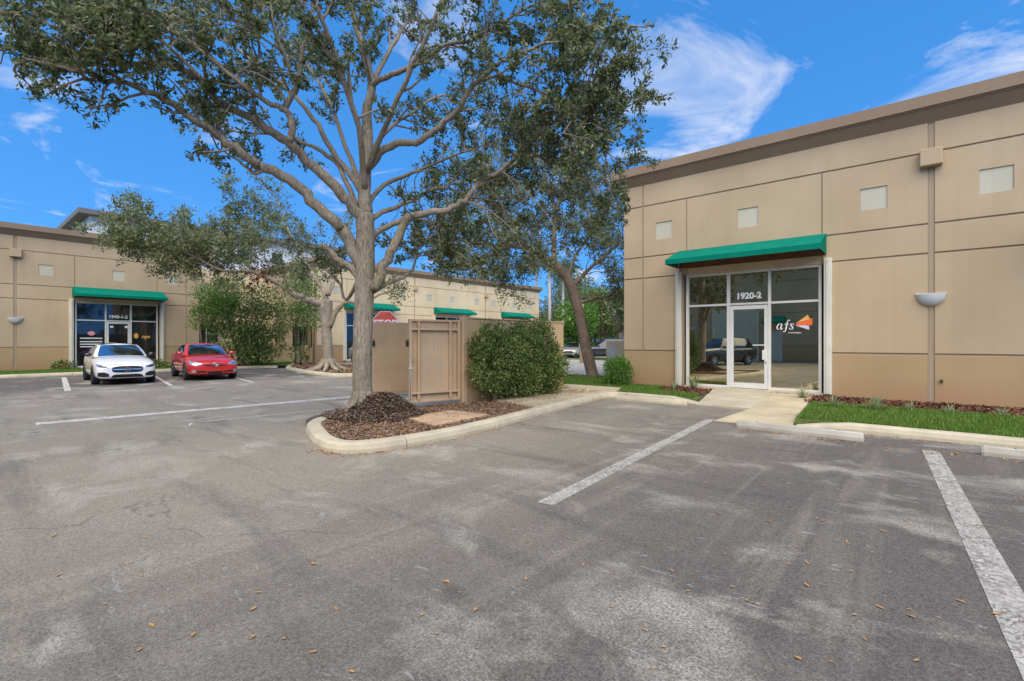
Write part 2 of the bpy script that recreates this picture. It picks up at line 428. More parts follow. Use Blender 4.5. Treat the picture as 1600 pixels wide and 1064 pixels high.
M['bark2'] = mat_bark('brown_bark', (.31, .225, .165), (.13, .095, .07))
M['twig'] = mat_plain('twig', (.20, .165, .13), .9)
M['palm_bark'] = mat_plain('palm_trunk', (.42, .38, .33), .9, var=.2, scale=3)
M['stop_red'] = mat_plain('faded_red', (.50, .075, .055), .5, var=.12)
M['galv'] = mat_plain('galvanised', (.42, .43, .43), .45, .6)
M['grey_wall'] = mat_plain('pale_grey_wall', (.62, .62, .63), .85, var=.05)
M['shingle'] = mat_plain('dark_shingles', (.16, .14, .135), .9, var=.2, scale=8)
M['tyre'] = mat_plain('tyre', (.018, .018, .018), .8)
M['rim'] = mat_plain('alloy', (.55, .56, .58), .3, .9)
M['rim_dark'] = mat_plain('dark_alloy', (.06, .06, .065), .35, .8)
M['black'] = mat_plain('black_plastic', (.012, .012, .013), .45)
M['gloss_black'] = mat_plain('gloss_black', (.01, .01, .012), .12, coat=.6)
M['chrome'] = mat_plain('chrome', (.75, .76, .78), .12, 1.0)
M['lamp'] = mat_plain('headlamp', (.42, .44, .46), .12, .55, coat=.8)
M['tail'] = mat_plain('tail_lamp', (.35, .01, .01), .2, coat=.8)
M['car_glass'] = mat_glass_dark('car_glass', .42, (.85, .92, 1.0), (.01, .012, .014))
M['car_glass_dark'] = mat_glass_dark('dulled_car_glass', .03, (.8, .85, .9), (.01, .012, .014))  # same car glass, reflection cut so the wide sun doesn't whiten the windows
def car_paint(n, c): return mat_plain(n, c, .28, 0.0, coat=1.0)
M['c_white'] = car_paint('white_car_paint', (.78, .78, .77))
M['c_red'] = car_paint('red_car_paint', (.52, .018, .014))
M['c_dark'] = car_paint('dark_car_paint', (.022, .022, .03))
M['c_silver'] = car_paint('silver_car_paint', (.36, .33, .30))
M['c_grey'] = car_paint('grey_car_paint', (.20, .23, .26))
M['paper'] = mat_plain('paper', (.75, .75, .73), .8)
M['steel_door'] = mat_plain('roller_steel', (.58, .55, .46), .5, var=.06)
M['window_grey'] = mat_glass_dark('window_glass', .22)

# ------------------------------------------------------------------ ground, lot, beds
def sheet(name, poly, z, mat, kind='structure', thick=0.0, parent=None, zs=None):
    n = len(poly)
    zz = zs if zs else [z] * n
    vs = [(p[0], p[1], zz[i]) for i, p in enumerate(poly)]
    fs = [tuple(range(n))]
    if thick:
        vs += [(p[0], p[1], zz[i] - thick) for i, p in enumerate(poly)]
        fs += [(i, n + i, n + (i + 1) % n, (i + 1) % n) for i in range(n)]
    me = mesh(name, vs, fs)
    o = link(name, me, mat, parent)
    if kind and parent is None: o['kind'] = kind
    return o
def ccw(poly):
    a = sum(poly[i][0] * poly[(i + 1) % len(poly)][1] - poly[(i + 1) % len(poly)][0] * poly[i][1] for i in range(len(poly)))
    return poly if a > 0 else poly[::-1]

sheet('ground', [(-1200, -1200), (1200, -1200), (1200, 1200), (-1200, 1200)], -.05, M['lawn'])
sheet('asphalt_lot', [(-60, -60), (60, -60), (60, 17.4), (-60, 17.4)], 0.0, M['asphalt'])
sheet('road', [(-90, 17.4), (60, 17.4), (60, 34.5), (-90, 34.5)], -.004, M['road'])
sheet('far_verge', [(-30, 34.5), (60, 34.5), (60, 39.2), (-30, 39.2)], .03, M['lawn'], thick=.1)
sheet('far_parking', [(-60, 39.2), (60, 39.2), (60, 56), (-60, 56)], 0.0, M['road'])

def sweep(path, prof, closed=False):
    """profile points (outward offset, z) swept along a 2-D path with mitres; outward is to the right of travel"""
    n = len(path); P = [Vector((p[0], p[1])) for p in path]
    offs = []
    for i in range(n):
        a = P[i] - P[i - 1] if (i > 0 or closed) else P[1] - P[0]
        b = P[(i + 1) % n] - P[i] if (i < n - 1 or closed) else P[-1] - P[-2]
        na = Vector((a.y, -a.x)).normalized(); nb = Vector((b.y, -b.x)).normalized()
        m = (na + nb)
        m = m.normalized() / max(.35, m.normalized().dot(na)) if m.length > 1e-6 else na
        offs.append(m)
    vs, fs = [], []
    k = len(prof)
    for i in range(n):
        for (d, z) in prof:
            q = P[i] + offs[i] * d
            vs.append((q.x, q.y, z))
    for i in range(n if closed else n - 1):
        j = (i + 1) % n
        for a in range(k - 1):
            fs.append((i * k + a, j * k + a, j * k + a + 1, i * k + a + 1))
    if not closed:
        fs.append(tuple(range(k - 1, -1, -1))); fs.append(tuple((n - 1) * k + a for a in range(k)))
    return vs, fs
def smooth_path(pts, n=6):
    out = []
    P = [Vector(p) for p in pts]
    for i in range(len(P) - 1):
        p0, p1, p2, p3 = P[max(i - 1, 0)], P[i], P[i + 1], P[min(i + 2, len(P) - 1)]
        for k in range(n):
            t = k / n
            out.append(.5 * ((2 * p1) + (p2 - p0) * t + (2 * p0 - 5 * p1 + 4 * p2 - p3) * t * t + (3 * p1 - p0 - 3 * p2 + p3) * t ** 3))
    out.append(P[-1]); return out
KPROF = [(0.0, -.05), (0.0, .05), (-.025, .115), (-.06, .14), (-.22, .14), (-.25, .125), (-.25, -.05)]
def kerb(path, seg=2.6, taper=(False, False)):
    """kerb cast in lengths: each length is a piece with a narrow open joint"""
    root = empty('kerb', (0, 0, 0)); root['kind'] = 'structure'
    P = [Vector(p[:2]) for p in path]
    L = [0]
    for i in range(1, len(P)): L.append(L[-1] + (P[i] - P[i - 1]).length)
    tot = L[-1]; nseg = max(1, round(tot / seg))
    def at(s):
        s = min(max(s, 0), tot)
        for i in range(1, len(P)):
            if s <= L[i] + 1e-9:
                return P[i - 1].lerp(P[i], (s - L[i - 1]) / max(1e-9, L[i] - L[i - 1]))
        return P[-1]
    for k in range(nseg):
        a = tot * k / nseg + (.006 if k else 0); b = tot * (k + 1) / nseg - (.006 if k < nseg - 1 else 0)
        ss = [a] + [x for x in L if a + .02 < x < b - .02] + [b]
        vs, fs = sweep([at(s) for s in ss], KPROF)
        nk = len(KPROF)
        if taper[0] and k == 0:
            for q in range(len(ss)):
                f = min(1, .12 + (ss[q] - a) / .75)
                for w in range(nk):
                    v = vs[q * nk + w]; vs[q * nk + w] = (v[0], v[1], v[2] if v[2] < 0 else v[2] * f)
        if taper[1] and k == nseg - 1:
            for q in range(len(ss)):
                f = min(1, .12 + (b - ss[q]) / .75)
                for w in range(nk):
                    v = vs[q * nk + w]; vs[q * nk + w] = (v[0], v[1], v[2] if v[2] < 0 else v[2] * f)
        me = mesh('kerb_length', vs, fs)
        link('kerb_length', me, M['kerb'], root)
    return root
# planted island with the big oak; its kerb runs on to the corner by the shopfront
isl = smooth_path([(-8.78, 6.75), (-8.80, 5.6), (-8.72, 4.75), (-8.30, 4.18), (-7.45, 3.78), (-6.75, 3.55), (-6.25, 3.53), (-5.92, 3.78), (-5.76, 4.4), (-5.73, 5.5), (-5.92, 7.0), (-6.2, 8.6), (-6.55, 11.0)], 5)
isl += [Vector((-6.62, 11.5)), Vector((-6.60, 11.85)), Vector((-6.45, 12.0)), Vector((-6.0, 12.02)), Vector((-5.3, 12.0)), Vector((-4.95, 12.0)), Vector((-4.6, 11.97)), Vector((-4.2, 11.93))]
kerb([(p[0], p[1]) for p in isl], 2.0, (False, True))
kerb([(-1.80, 10.0), (-1.45, 10.0), (-1.0, 10.0), (0.6, 10.0), (3, 10.0), (16, 10.0)], 3.3, (True, False))
kerb([(-29.2, -8), (-29.2, 10.5), (-28.9, 12.0), (-28.45, 12.55)][::-1] and [(-28.45, 12.55), (-28.9, 12.0), (-29.2, 10.5), (-29.2, -8)][::-1], 3.0)
isl2 = smooth_path([(-31.0, 14.6), (-28.2, 13.0), (-26.2, 12.1), (-22.6, 11.3), (-20.0, 11.0), (-19.2, 11.35), (-18.9, 12.2), (-18.9, 14.5)], 4)
kerb([(p[0], p[1]) for p in isl2], 3.0)
kerb([(-19.5, 17.38), (-7.66, 17.38)][::-1] and [(-9.0, 17.6), (-14.0, 17.6), (-15.0, 17.0), (-15.0, 14.2)][::-1], 3.0)

inner = [(p[0], p[1]) for p in smooth_path([(-8.55, 6.75), (-8.57, 5.6), (-8.5, 4.88), (-8.15, 4.38), (-7.35, 4.0), (-6.7, 3.79), (-6.35, 3.77), (-6.12, 3.92), (-6.0, 4.4), (-5.97, 5.5), (-6.15, 7.0), (-6.42, 8.6), (-6.79, 11.0)], 4)]
sheet('mulch_bed', ccw(inner + [(-6.85, 12.3), (-8.25, 12.3), (-8.25, 7.9), (-8.5, 7.2)]), .10, M['soil'])
sheet('path_slab', ccw([(-7.95, 8.6), (-6.44, 8.35), (-6.79, 11.2), (-6.83, 11.9), (-6.62, 12.24), (-7.05, 13.4), (-11.5, 13.4), (-11.5, 12.5), (-8.25, 12.5)]), .135, M['concrete'], thick=.15)
sheet('stained_slab', ccw([(-7.38, 5.58), (-7.42, 6.80), (-6.42, 6.86), (-6.28, 5.38)]), .135, M['rust_slab'], thick=.1)
sheet('lawn_corner', ccw([(-6.62, 12.25), (-4.35, 12.2), (-4.72, 14.75), (-7.66, 14.75), (-7.66, 17.0), (-14.75, 17.0), (-14.75, 13.45), (-7.07, 13.4)]), .11, M['lawn'], thick=.12)
sheet('lawn_strip', ccw([(-1.85, 10.25), (16, 10.25), (16, 13.15), (-2.08, 13.15)]), .11, M['lawn'], thick=.12)
sheet('mulch_strip', ccw([(-2.05, 13.15), (16, 13.15), (16, 14.755), (-2.2, 14.755)]), .125, M['soil'], thick=.13)
sheet('mulch_patch', ccw([(-5.9, 13.3), (-4.48, 12.9), (-4.72, 14.755), (-6.2, 14.755)]), .118, M['soil'], thick=.12)
sheet('walkway_upper', [(-4.22, 11.8), (-2.98, 11.72), (-3.2, 14.74), (-4.72, 14.74)], 0, M['path2'], thick=.2, zs=[.02, .045, .185, .185])
sheet('walkway_lower', [(-3.12, 9.70), (-1.84, 9.88), (-2.2, 14.50), (-3.19, 14.40), (-2.97, 11.72)], 0, M['concrete'], thick=.2, zs=[.012, .012, .16, .16, .05])
sheet('mulch_gap', ccw([(-3.19, 14.42), (-2.2, 14.52), (-2.2, 14.755), (-3.2, 14.755)]), .10, M['soil'])
sheet('lawn_left', ccw([(-34.5, -8), (-29.45, -8), (-29.45, 10.4), (-29.1, 12.0), (-28.7, 12.5), (-28.3, 13.2), (-30.9, 14.8), (-31.2, 16.4), (-38, 16.4), (-38, 10), (-34.5, 10)]), .10, M['lawn'])
sheet('mulch_island', ccw([(p[0] * 1.0, p[1] + .25) for p in isl2] + [(-19.1, 16.2), (-31, 16.2)]), .11, M['soil'])
sheet('enclosure_floor', ccw([(-11.2, 6.4), (-8.85, 6.4), (-8.55, 7.9), (-8.55, 12.2), (-10.7, 12.2), (-11.0, 8.0)]), .05, M['concrete_grey'], thick=.08)

# painted lines
def stripe(name, poly, mat, label=None):
    o = sheet(name, ccw(poly), .004, mat); return o
def line(name, a, b, w, mat):
    a, b = Vector(a), Vector(b); d = (b - a).normalized(); nrm = Vector((-d.y, d.x)) * w / 2
    return stripe(name, [a - nrm, b - nrm, b + nrm, a + nrm], mat)
line('stall_line', (-2.76, 3.72), (-3.24, 9.86), .17, M['paint'])
line('stall_line', (.50, 2.2), (.05, 9.05), .19, M['paint'])
line('stop_line', (-12.65, 1.15), (-12.1, 7.7), .36, M['paint_fresh'])
line('stall_line', (-27.9, 3.4), (-20.2, 2.55), .16, M['paint_fresh'])
line('stall_line', (-27.9, 6.45), (-20.0, 5.2), .12, M['paint_fresh'])
line('stall_line', (-27.9, 9.0), (-19.2, 7.6), .12, M['paint_fresh'])
line('faint_line', (-10.6, 3.2), (-10.2, 6.2), .16, M['paint'])

# ------------------------------------------------------------------ warehouses
def panel_mesh(x0, x1, z0, z1, y=-.03, d=.03, ch=.008, hole=None):
    vs, fs = [], []
    def ring(a, b, c, e, yy): 
        n = len(vs); vs.extend([(a, yy, c), (b, yy, c), (b, yy, e), (a, yy, e)]); return n
    o = ring(x0, x1, z0, z1, y + d); i = ring(x0, x1, z0, z1, y + ch); f = ring(x0 + ch, x1 - ch, z0 + ch, z1 - ch, y)
    for p, q in ((o, i), (i, f)):
        for k in range(4): fs.append((p + k, p + (k + 1) % 4, q + (k + 1) % 4, q + k))
    if hole is None: fs.append((f, f + 1, f + 2, f + 3))
    else:
        h = ring(*hole, y); hb = ring(*hole, y + d + .02)
        for k in range(4):
            fs.append((f + k, f + (k + 1) % 4, h + (k + 1) % 4, h + k))
            fs.append((h + k, h + (k + 1) % 4, hb + (k + 1) % 4, hb + k))
    return mesh('wall_panel', vs, fs)
def wall_open(x0, x1, z0, z1, openings, depth=.22):
    xs = sorted({x0, x1} | {o[0] for o in openings} | {o[1] for o in openings})
    zs = sorted({z0, z1} | {o[2] for o in openings} | {o[3] for o in openings})
    mb = MB()
    def inside(x, z): return any(o[0] < x < o[1] and o[2] < z < o[3] for o in openings)
    for i in range(len(xs) - 1):
        for j in range(len(zs) - 1):
            if not inside((xs[i] + xs[i + 1]) / 2, (zs[j] + zs[j + 1]) / 2):
                mb.add([(xs[i], 0, zs[j]), (xs[i + 1], 0, zs[j]), (xs[i + 1], 0, zs[j + 1]), (xs[i], 0, zs[j + 1])], [(0, 1, 2, 3)])
    for (a, b, c, e) in openings:
        mb.add([(a, 0, c), (b, 0, c), (b, 0, e), (a, 0, e), (a, depth, c), (b, depth, c), (b, depth, e), (a, depth, e)],
               [(0, 1, 5, 4), (1, 2, 6, 5), (2, 3, 7, 6), (3, 0, 4, 7)])
    return mb
def text_mesh(s, size, bold=0.0, shear=0.0, spacing=1.0):
    cu = bpy.data.curves.new('lettering', 'FONT'); cu.body = s; cu.size = size; cu.offset = bold; cu.shear = shear
    cu.align_x = 'CENTER'; cu.space_character = spacing; cu.extrude = .002
    ob = bpy.data.objects.new('lettering', cu); col.objects.link(ob)
    dg = bpy.context.evaluated_depsgraph_get()
    me = bpy.data.meshes.new_from_object(ob.evaluated_get(dg))
    bpy.data.objects.remove(ob)
    me.materials.clear()
    return me
ZT, ZC = 7.10, 6.55                              # parapet top, underside of the cornice
ZB = [.10, 1.22, 1.26, 3.52, 3.56, 4.20, 4.24, 5.84, 5.88, 6.62]
def storefront(root, X, mir, far=False, glass=None, numbers=None, k=1.0):
    """frame, mullions, five panes, door, shutter tracks and canvas awning in an opening 2.0..5.66 of a bay"""
    glass = glass or M['glass']
    yg = .10
    def bx(name, a, b, y0, y1, z0, z1, mat, par=root, bevel=.006):
        xa, xb = X(a), X(b)
        return MB().box(min(xa, xb), max(xa, xb), y0, y1, z0, z1).build(name, mat, par, bevel=0 if far else bevel)
    # frame members
    for (a, b, z0, z1) in ((2.06, 2.13, .20, 3.52), (5.53, 5.60, .20, 3.52), (3.25, 3.33, .20, 3.52), (4.335, 4.40, .20, 3.52)):
        bx('mullion', a, b, yg - .05, yg + .06, z0, z1, M['alu'])
    for (a, b, z0, z1) in ((2.13, 3.25, .20, .26), (4.40, 5.53, .20, .26), (2.13, 3.25, 2.55, 2.61), (3.33, 4.335, 2.55, 2.61), (4.40, 5.53, 2.55, 2.61), (2.13, 3.25, 3.46, 3.52), (3.33, 4.335, 3.46, 3.52), (4.40, 5.53, 3.46, 3.52)):
        bx('frame_rail', a, b, yg - .045, yg + .055, z0, z1, M['alu'])
    for (a, b, z0, z1) in ((2.13, 3.25, .26, 2.55), (4.40, 5.53, .26, 2.55), (2.13, 3.25, 2.61, 3.46), (3.33, 4.335, 2.61, 3.46), (4.40, 5.53, 2.61, 3.46)):
        bx('pane', a, b, yg + .01, yg + .03, z0, z1, glass, bevel=0)
    # door
    door = empty('door'); door.parent = root
    for (a, b, z0, z1) in ((3.335, 3.425, .21, 2.53), (4.24, 4.33, .21, 2.53), (3.425, 4.24, .21, .36), (3.425, 4.24, 2.42, 2.53)):
        bx('door_rail', a, b, yg - .04, yg + .03, z0, z1, M['alu'], door)
    bx('pane', 3.425, 4.24, yg - .005, yg + .012, .36, 2.42, glass, door, 0)
    if not far:
        bx('push_bar', 3.95, 4.25, yg - .085, yg - .05, 1.42, 1.45, M['alu'], door)
        bx('pull_handle', 4.20, 4.27, yg - .10, yg - .04, 1.03, 1.30, M['alu'], door)
        bx('lock', 4.265, 4.295, yg - .055, yg - .03, .93, .97, M['dark_metal'], door)
    # beam over the frame, shutter tracks either side
    bx('head_beam', 2.02, 5.645, yg - .07, yg + .1, 3.524, 3.74, M['head'])
    for (a, b) in ((1.80, 1.97), (5.67, 5.845)):
        tr = bx('shutter_track', a, b, -.14, -.032, .19, 3.64, M['track'])
        m_ = (a + b) / 2
        bx('track_channel', m_ - .03, m_ + .03, -.165, -.142, .21, 3.62, M['track'], tr, 0)
    bx('sill', 2.02, 5.645, -.02, yg + .08, .10, .197, M['head'])
    # awning: sloping canvas, short valance, triangular ends, lining and two arms underneath
    aw = empty('awning'); aw.parent = root
    a0, a1 = X(1.86), X(5.72); xl, xr = min(a0, a1), max(a0, a1)
    pts = [(-.045, 4.28), (-1.03, 3.90), (-1.05, 3.885), (-1.05, 3.75)]
    n = len(pts)
    vs = [(xl, p[0], p[1]) for p in pts] + [(xr, p[0], p[1]) for p in pts]
    link('canvas', mesh('canvas', vs, [(i, i + n, i + n + 1, i + 1) for i in range(n - 1)]), M['green'], aw)
    for xe, nm in ((xl, 0), (xr, 1)):
        e = [(xe, p[0], p[1]) for p in pts] + [(xe, -.045, 3.74)]
        f = tuple(range(5)) if nm else tuple(range(4, -1, -1))
        link('end_panel', mesh('end_panel', e, [f]), M['green'], aw)
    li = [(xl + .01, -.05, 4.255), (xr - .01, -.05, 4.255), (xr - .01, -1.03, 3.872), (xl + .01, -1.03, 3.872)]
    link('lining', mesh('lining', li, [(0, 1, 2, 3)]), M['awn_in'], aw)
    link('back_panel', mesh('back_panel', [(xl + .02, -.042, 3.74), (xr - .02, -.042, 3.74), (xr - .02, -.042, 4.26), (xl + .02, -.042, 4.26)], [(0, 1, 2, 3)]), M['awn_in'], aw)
    for t in (.03, .36, .67, .97):
        xx = xl + (xr - xl) * t
        MB().tube([(xx, -.05, 3.78), (xx + .0, -.35, 3.76), (xx, -1.02, 3.77)], .014, 6).build('arm', M['dark_metal'], aw, True)
    if numbers:
        o = link('number', text_mesh(numbers, .235 if len(numbers) < 7 else .225, .010), M['white_text'], root, (X(3.83), yg - .004, 2.73), (R(90), 0, 0))
def bay(root, x0, W, mir, corner, far=False, wallm=None, **kw):
    """one bay of tilt-up panels; s is measured from the corner end"""
    k = W / 7.75
    X = (lambda s: x0 + W - s * k) if mir else (lambda s: x0 + s * k)
    wm = wallm or M['wall']
    g = .018
    cols = [0, .683] if corner else [0]
    def pan(a, b, z0, z1, m=wm, hole=None, la=True, lb=True):
        xa, xb = X(a), X(b); lo, hi = min(xa, xb), max(xa, xb)
        lo += g; hi -= g
        h = None
        if hole: h = (min(X(hole[0]), X(hole[1])), max(X(hole[0]), X(hole[1])), hole[2], hole[3])
        link('wall_panel', panel_mesh(lo, hi, z0, z1, hole=h), m, root)
        if h:
            cx = (h[0] + h[1]) / 2
            MB().box(h[0] + .004, h[1] - .004, -.004, .0, h[2] + .004, h[3] - .004).build('square_inset', M['inset'], root)
    for i in range(len(cols)):
        a = cols[i]; b = cols[i + 1] if i + 1 < len(cols) else 2.0
        pan(a, b if b < 1.9 else 1.98, ZB[2], ZB[3])
        b3 = b if b < 1.9 else 2.10
        pan(a, b3, ZB[4], ZB[5])
        hole = (1.12, 1.66, 4.735, 5.27) if i == len(cols) - 1 else None
        pan(a, b3, ZB[6], ZB[7], hole=hole)
    pan(0, 1.98, ZB[0], ZB[1], M['plinth']); pan(5.68, 7.71, ZB[0], ZB[1], M['plinth'])
    pan(5.68, 7.71, ZB[2], ZB[3])
    pan(2.10, 5.61, 3.76, ZB[5]); pan(5.61, 7.71, ZB[4], ZB[5])
    pan(2.10, 5.61, ZB[6], ZB[7], hole=(3.57, 4.107, 4.735, 5.27))
    pan(5.61, 7.71, ZB[6], ZB[7], hole=(6.418, 6.953, 4.735, 5.27))
    if corner: pan(0, .683, ZB[8], ZB[9]); pan(.683, 7.71, ZB[8], ZB[9])
    else: pan(0.04, 7.71, ZB[8], ZB[9])
    storefront(root, X, mir, far, k=k, **kw)
    return (min(X(2.0), X(5.66)), max(X(2.0), X(5.66)), .12, 3.76)
def scupper(root, x):
    MB().box(x - .20, x + .20, -.22, -.031, 5.52, 5.90).build('scupper_box', M['wall'], root, bevel=.015)
def sconce(root, x, r=.27):
    vs, fs = [], []
    n, mrow = 14, 6
    for j in range(mrow + 1):
        ph = j / mrow * math.pi / 2
        for i in range(n + 1):
            th = math.pi * i / n
            vs.append((x + r * math.cos(th) * math.cos(ph), -.032 - .17 * math.sin(th) * math.cos(ph), 2.60 - .28 * math.sin(ph)))
    for j in range(mrow):
        for i in range(n):
            a = j * (n + 1) + i; fs.append((a, a + n + 1, a + n + 2, a + 1))
    o = link('wall_light', mesh('wall_light', vs, fs, True), M['sconce'], root)
    MB().box(x - r - .01, x + r + .01, -.06, -.033, 2.598, 2.63).build('light_rim', M['sconce'], o)
def warehouse(name, loc, rz, bays, W, label, depth=16, far=False, wallm=None, numbers=None, glass=None, group=None, open_end=False):
    root = empty(name, loc, rz); tag(root, label, 'building', group)
    ops = []; nb = len(bays); x = 0
    for i, (mir, corner) in enumerate(bays):
        nm = (numbers or {}).get(i)
        ops.append(bay(root, x, W, mir, corner, far, wallm, numbers=nm, glass=glass))
        x += W
    Lx = W * nb
    wm = wallm or M['wall']
    wb = wall_open(0, Lx, -.1, ZT - .05, ops)
    wb.add([(0, 0, -.1), (0, depth, -.1), (0, depth, ZT - .05), (0, 0, ZT - .05)], [(0, 3, 2, 1)])
    wb.add([(Lx, 0, -.1), (Lx, depth, -.1), (Lx, depth, ZT - .05), (Lx, 0, ZT - .05)], [(0, 1, 2, 3)])
    wb.add([(0, depth, -.1), (Lx, depth, -.1), (Lx, depth, ZT - .05), (0, depth, ZT - .05)], [(0, 3, 2, 1)])
    wb.build('wall', M['groove'], root)
    MB().box(.1, Lx - .1, .1, depth - .1, 6.2, 6.3).build('roof', M['roof'], root)
    prof = [(.02, 6.52), (.035, 6.55), (.24, 6.80), (.265, 6.805), (.265, 6.83), (.30, 6.835), (.30, ZT), (-.25, ZT), (-.25, 6.5)]
    vs, fs = sweep([(0, depth), (0, 0), (Lx, 0), (Lx, depth)][::1], [(d, z) for d, z in prof])
    # sweep's outward side is to the right of travel: along (0,depth)->(0,0)->(Lx,0) that is outside
    link('cornice', mesh('cornice', vs, fs), M['cornice'], root)
    for xe in sorted({i * W + (0 if bays[i][0] else W) for i in range(nb)}):
        if 0.05 < xe < Lx - .05:
            MB().box(xe - .05, xe + .05, -.012, -.002, .1, 6.55).build('expansion_joint', M['groove'], root)
            scupper(root, xe); sconce(root, xe)
    return root
W0 = 7.75
right_b = warehouse('warehouse_building', (-7.66, 14.755, 0), 0, [(False, True), (True, False), (False, False)], W0,
                    'tan shop unit numbered 1920-2 with green awning and brown cornice', numbers={0: '1920-2'})
left_b = warehouse('warehouse_building', (-33.2, 10.07 - 3 * W0, 0), R(90), [(False, False), (False, False), (True, True)], W0,
                   'tan shop unit numbered 1940-1-2 behind the white and red cars', numbers={2: '1940-1-2'}, glass=M['glass2'])
Wm = 8.217
mid_b = warehouse('warehouse_building', (-31.2, 16.4, 0), R(90), [(False, True), (False, False), (True, True)], Wm,
                  'long cream shop row with three green awnings behind the tan bin enclosure', far=True, wallm=M['wall_far'], glass=M['glass2'])
opp_b = empty('warehouse_building', (18.0, -10.2, 0), R(180)); tag(opp_b, 'tan warehouse with steel roller doors across the lot, mirrored in the shopfront glass', 'building')
wall_open(0, 46, -.1, ZT - .05, []).add([(0, 0, -.1), (0, 14, -.1), (0, 14, 7.05), (0, 0, 7.05), (46, 0, -.1), (46, 14, -.1), (46, 14, 7.05), (46, 0, 7.05)], [(0, 3, 2, 1), (4, 5, 6, 7), (1, 5, 6, 2)]).build('wall', M['groove'], opp_b)
for k in range(6):
    a, b = k * 7.66 + .02, (k + 1) * 7.66 - .02
    for q in range(4):
        link('wall_panel', panel_mesh(a, b, ZB[2 + 2 * q], ZB[3 + 2 * q]), M['wall'], opp_b)
    link('wall_panel', panel_mesh(a, b, ZB[0], ZB[1]), M['plinth'], opp_b)
    sconce(opp_b, 24.9 + (k - 3) * 7.66)
vs, fs = sweep([(0, 14), (0, 0), (46, 0), (46, 14)], [(.02, 6.52), (.24, 6.80), (.30, 6.835), (.30, ZT), (-.25, ZT), (-.25, 6.5)])
link('cornice', mesh('cornice', vs, fs), M['cornice'], opp_b)
for x0 in (27.7, 12.4):
    rd = empty('roller_door', (x0, -.034, 0)); rd.parent = opp_b
    for i in range(22):
        MB().box(0, 3.1, -.05 - (.02 if i % 2 else 0), 0, .02 + i * .175, .02 + (i + 1) * .175 - .012).build('slat', M['steel_door'], rd)
    for x in (-.14, 3.1): MB().box(x, x + .14, -.09, 0, .02, 4.0).build('jamb', M['track'], rd)
dr_ = empty('side_door', (26.0, -.034, 0)); dr_.parent = opp_b
MB().box(0, 1.0, -.03, 0, .05, 2.2).build('leaf', M['sconce'], dr_)
MB().add([(-.2, -.0, 3.3), (1.2, -.0, 3.3), (1.2, -.9, 2.9), (-.2, -.9, 2.9), (-.2, -.9, 2.75), (1.2, -.9, 2.75), (-.2, 0, 2.75), (1.2, 0, 2.75)], [(0, 1, 2, 3), (3, 2, 5, 4), (0, 3, 4, 6), (1, 7, 5, 2)]).build('canopy', M['green'], dr_)

# window lettering on the two shopfronts
def stroke(pts, ws, z=0.0):
    """a pen stroke of varying width in the x-z plane"""
    P = [Vector((p[0], 0, p[1])) for p in pts]; vs, fs = [], []
    for i, p in enumerate(P):
        t = (P[min(i + 1, len(P) - 1)] - P[max(i - 1, 0)]).normalized(); n = Vector((-t.z, 0, t.x))
        vs += [p + n * ws[i] / 2, p - n * ws[i] / 2]
    for i in range(len(P) - 1): fs.append((2 * i, 2 * i + 1, 2 * i + 3, 2 * i + 2))
    return vs, fs
def spts(pts, ws, n=7):
    q = smooth_path([(p[0], 0, p[1]) for p in pts], n); w = []
    for i in range(len(pts) - 1):
        for k in range(n): w.append(ws[i] + (ws[i + 1] - ws[i]) * k / n)
    w.append(ws[-1]); return [(v.x, v.z) for v in q], w
def lettering(root, x, z, y):
    # italic serif letters a, f, s drawn as pen strokes (unit: x-height = 1)
    U = .150
    strokes = {
        'a': [([(.95, .98), (.62, 1.04), (.22, .72), (.10, .28), (.32, .0), (.62, .2), (.90, .74)], [.05, .08, .2, .22, .1, .05, .04]),
              ([(1.02, 1.02), (.88, .5), (.84, .14), (.98, .02), (1.2, .22)], [.2, .2, .2, .12, .04])],
        'f': [([(2.42, 1.52), (2.28, 1.66), (2.06, 1.5), (1.9, .9), (1.74, .1), (1.56, -.38), (1.36, -.44), (1.28, -.32)], [.2, .12, .1, .22, .22, .12, .1, .18]),
              ([(1.48, .9), (2.3, .96)], [.1, .1])],
        's': [([(3.08, .72), (3.06, .92), (2.84, 1.02), (2.60, .88), (2.66, .66), (2.90, .42), (2.92, .14), (2.66, -.02), (2.40, .06), (2.38, .28)], [.16, .1, .08, .16, .22, .22, .16, .08, .1, .16])],
    }
    root_t = root
    for ch, ss in strokes.items():
        mb = MB()
        for pts, ws in ss:
            q, w = spts(pts, ws); vs, fs = stroke([(a * U * .88, b * U) for a, b in q], [c * U for c in w]); mb.add([(v.x, v.y - .0004 * len(mb.f), v.z) for v in vs], fs)
        mb.build('letter', M['white_text'], root_t, loc=(x, y, z))
    link('small_lettering', text_mesh('technologies', .06), M['white_text'], root_t, (x + .44, y, z - .11), (R(90), 0, 0))
    ox, oz = x + .46, z + .10
    for nm, poly, m, yy in (('logo_upper', [(0, .06), (.36, .33), (.40, .24), (.44, .20)], 'amber', 0), ('logo_lower', [(.0, .0), (.40, -.14), (.40, -.02), (.2, .02)], 'lilac', -.001), ('logo_front', [(0, -.0), (.02, .05), (.50, .22), (.49, .0)], 'orange', -.003)):
        link(nm, mesh(nm, [(ox + p[0] * .78, y + yy, oz + p[1] * .85) for p in poly], [tuple(range(len(poly)))]), M[m], root_t)
lettering(right_b, 4.54, 1.84, .106)
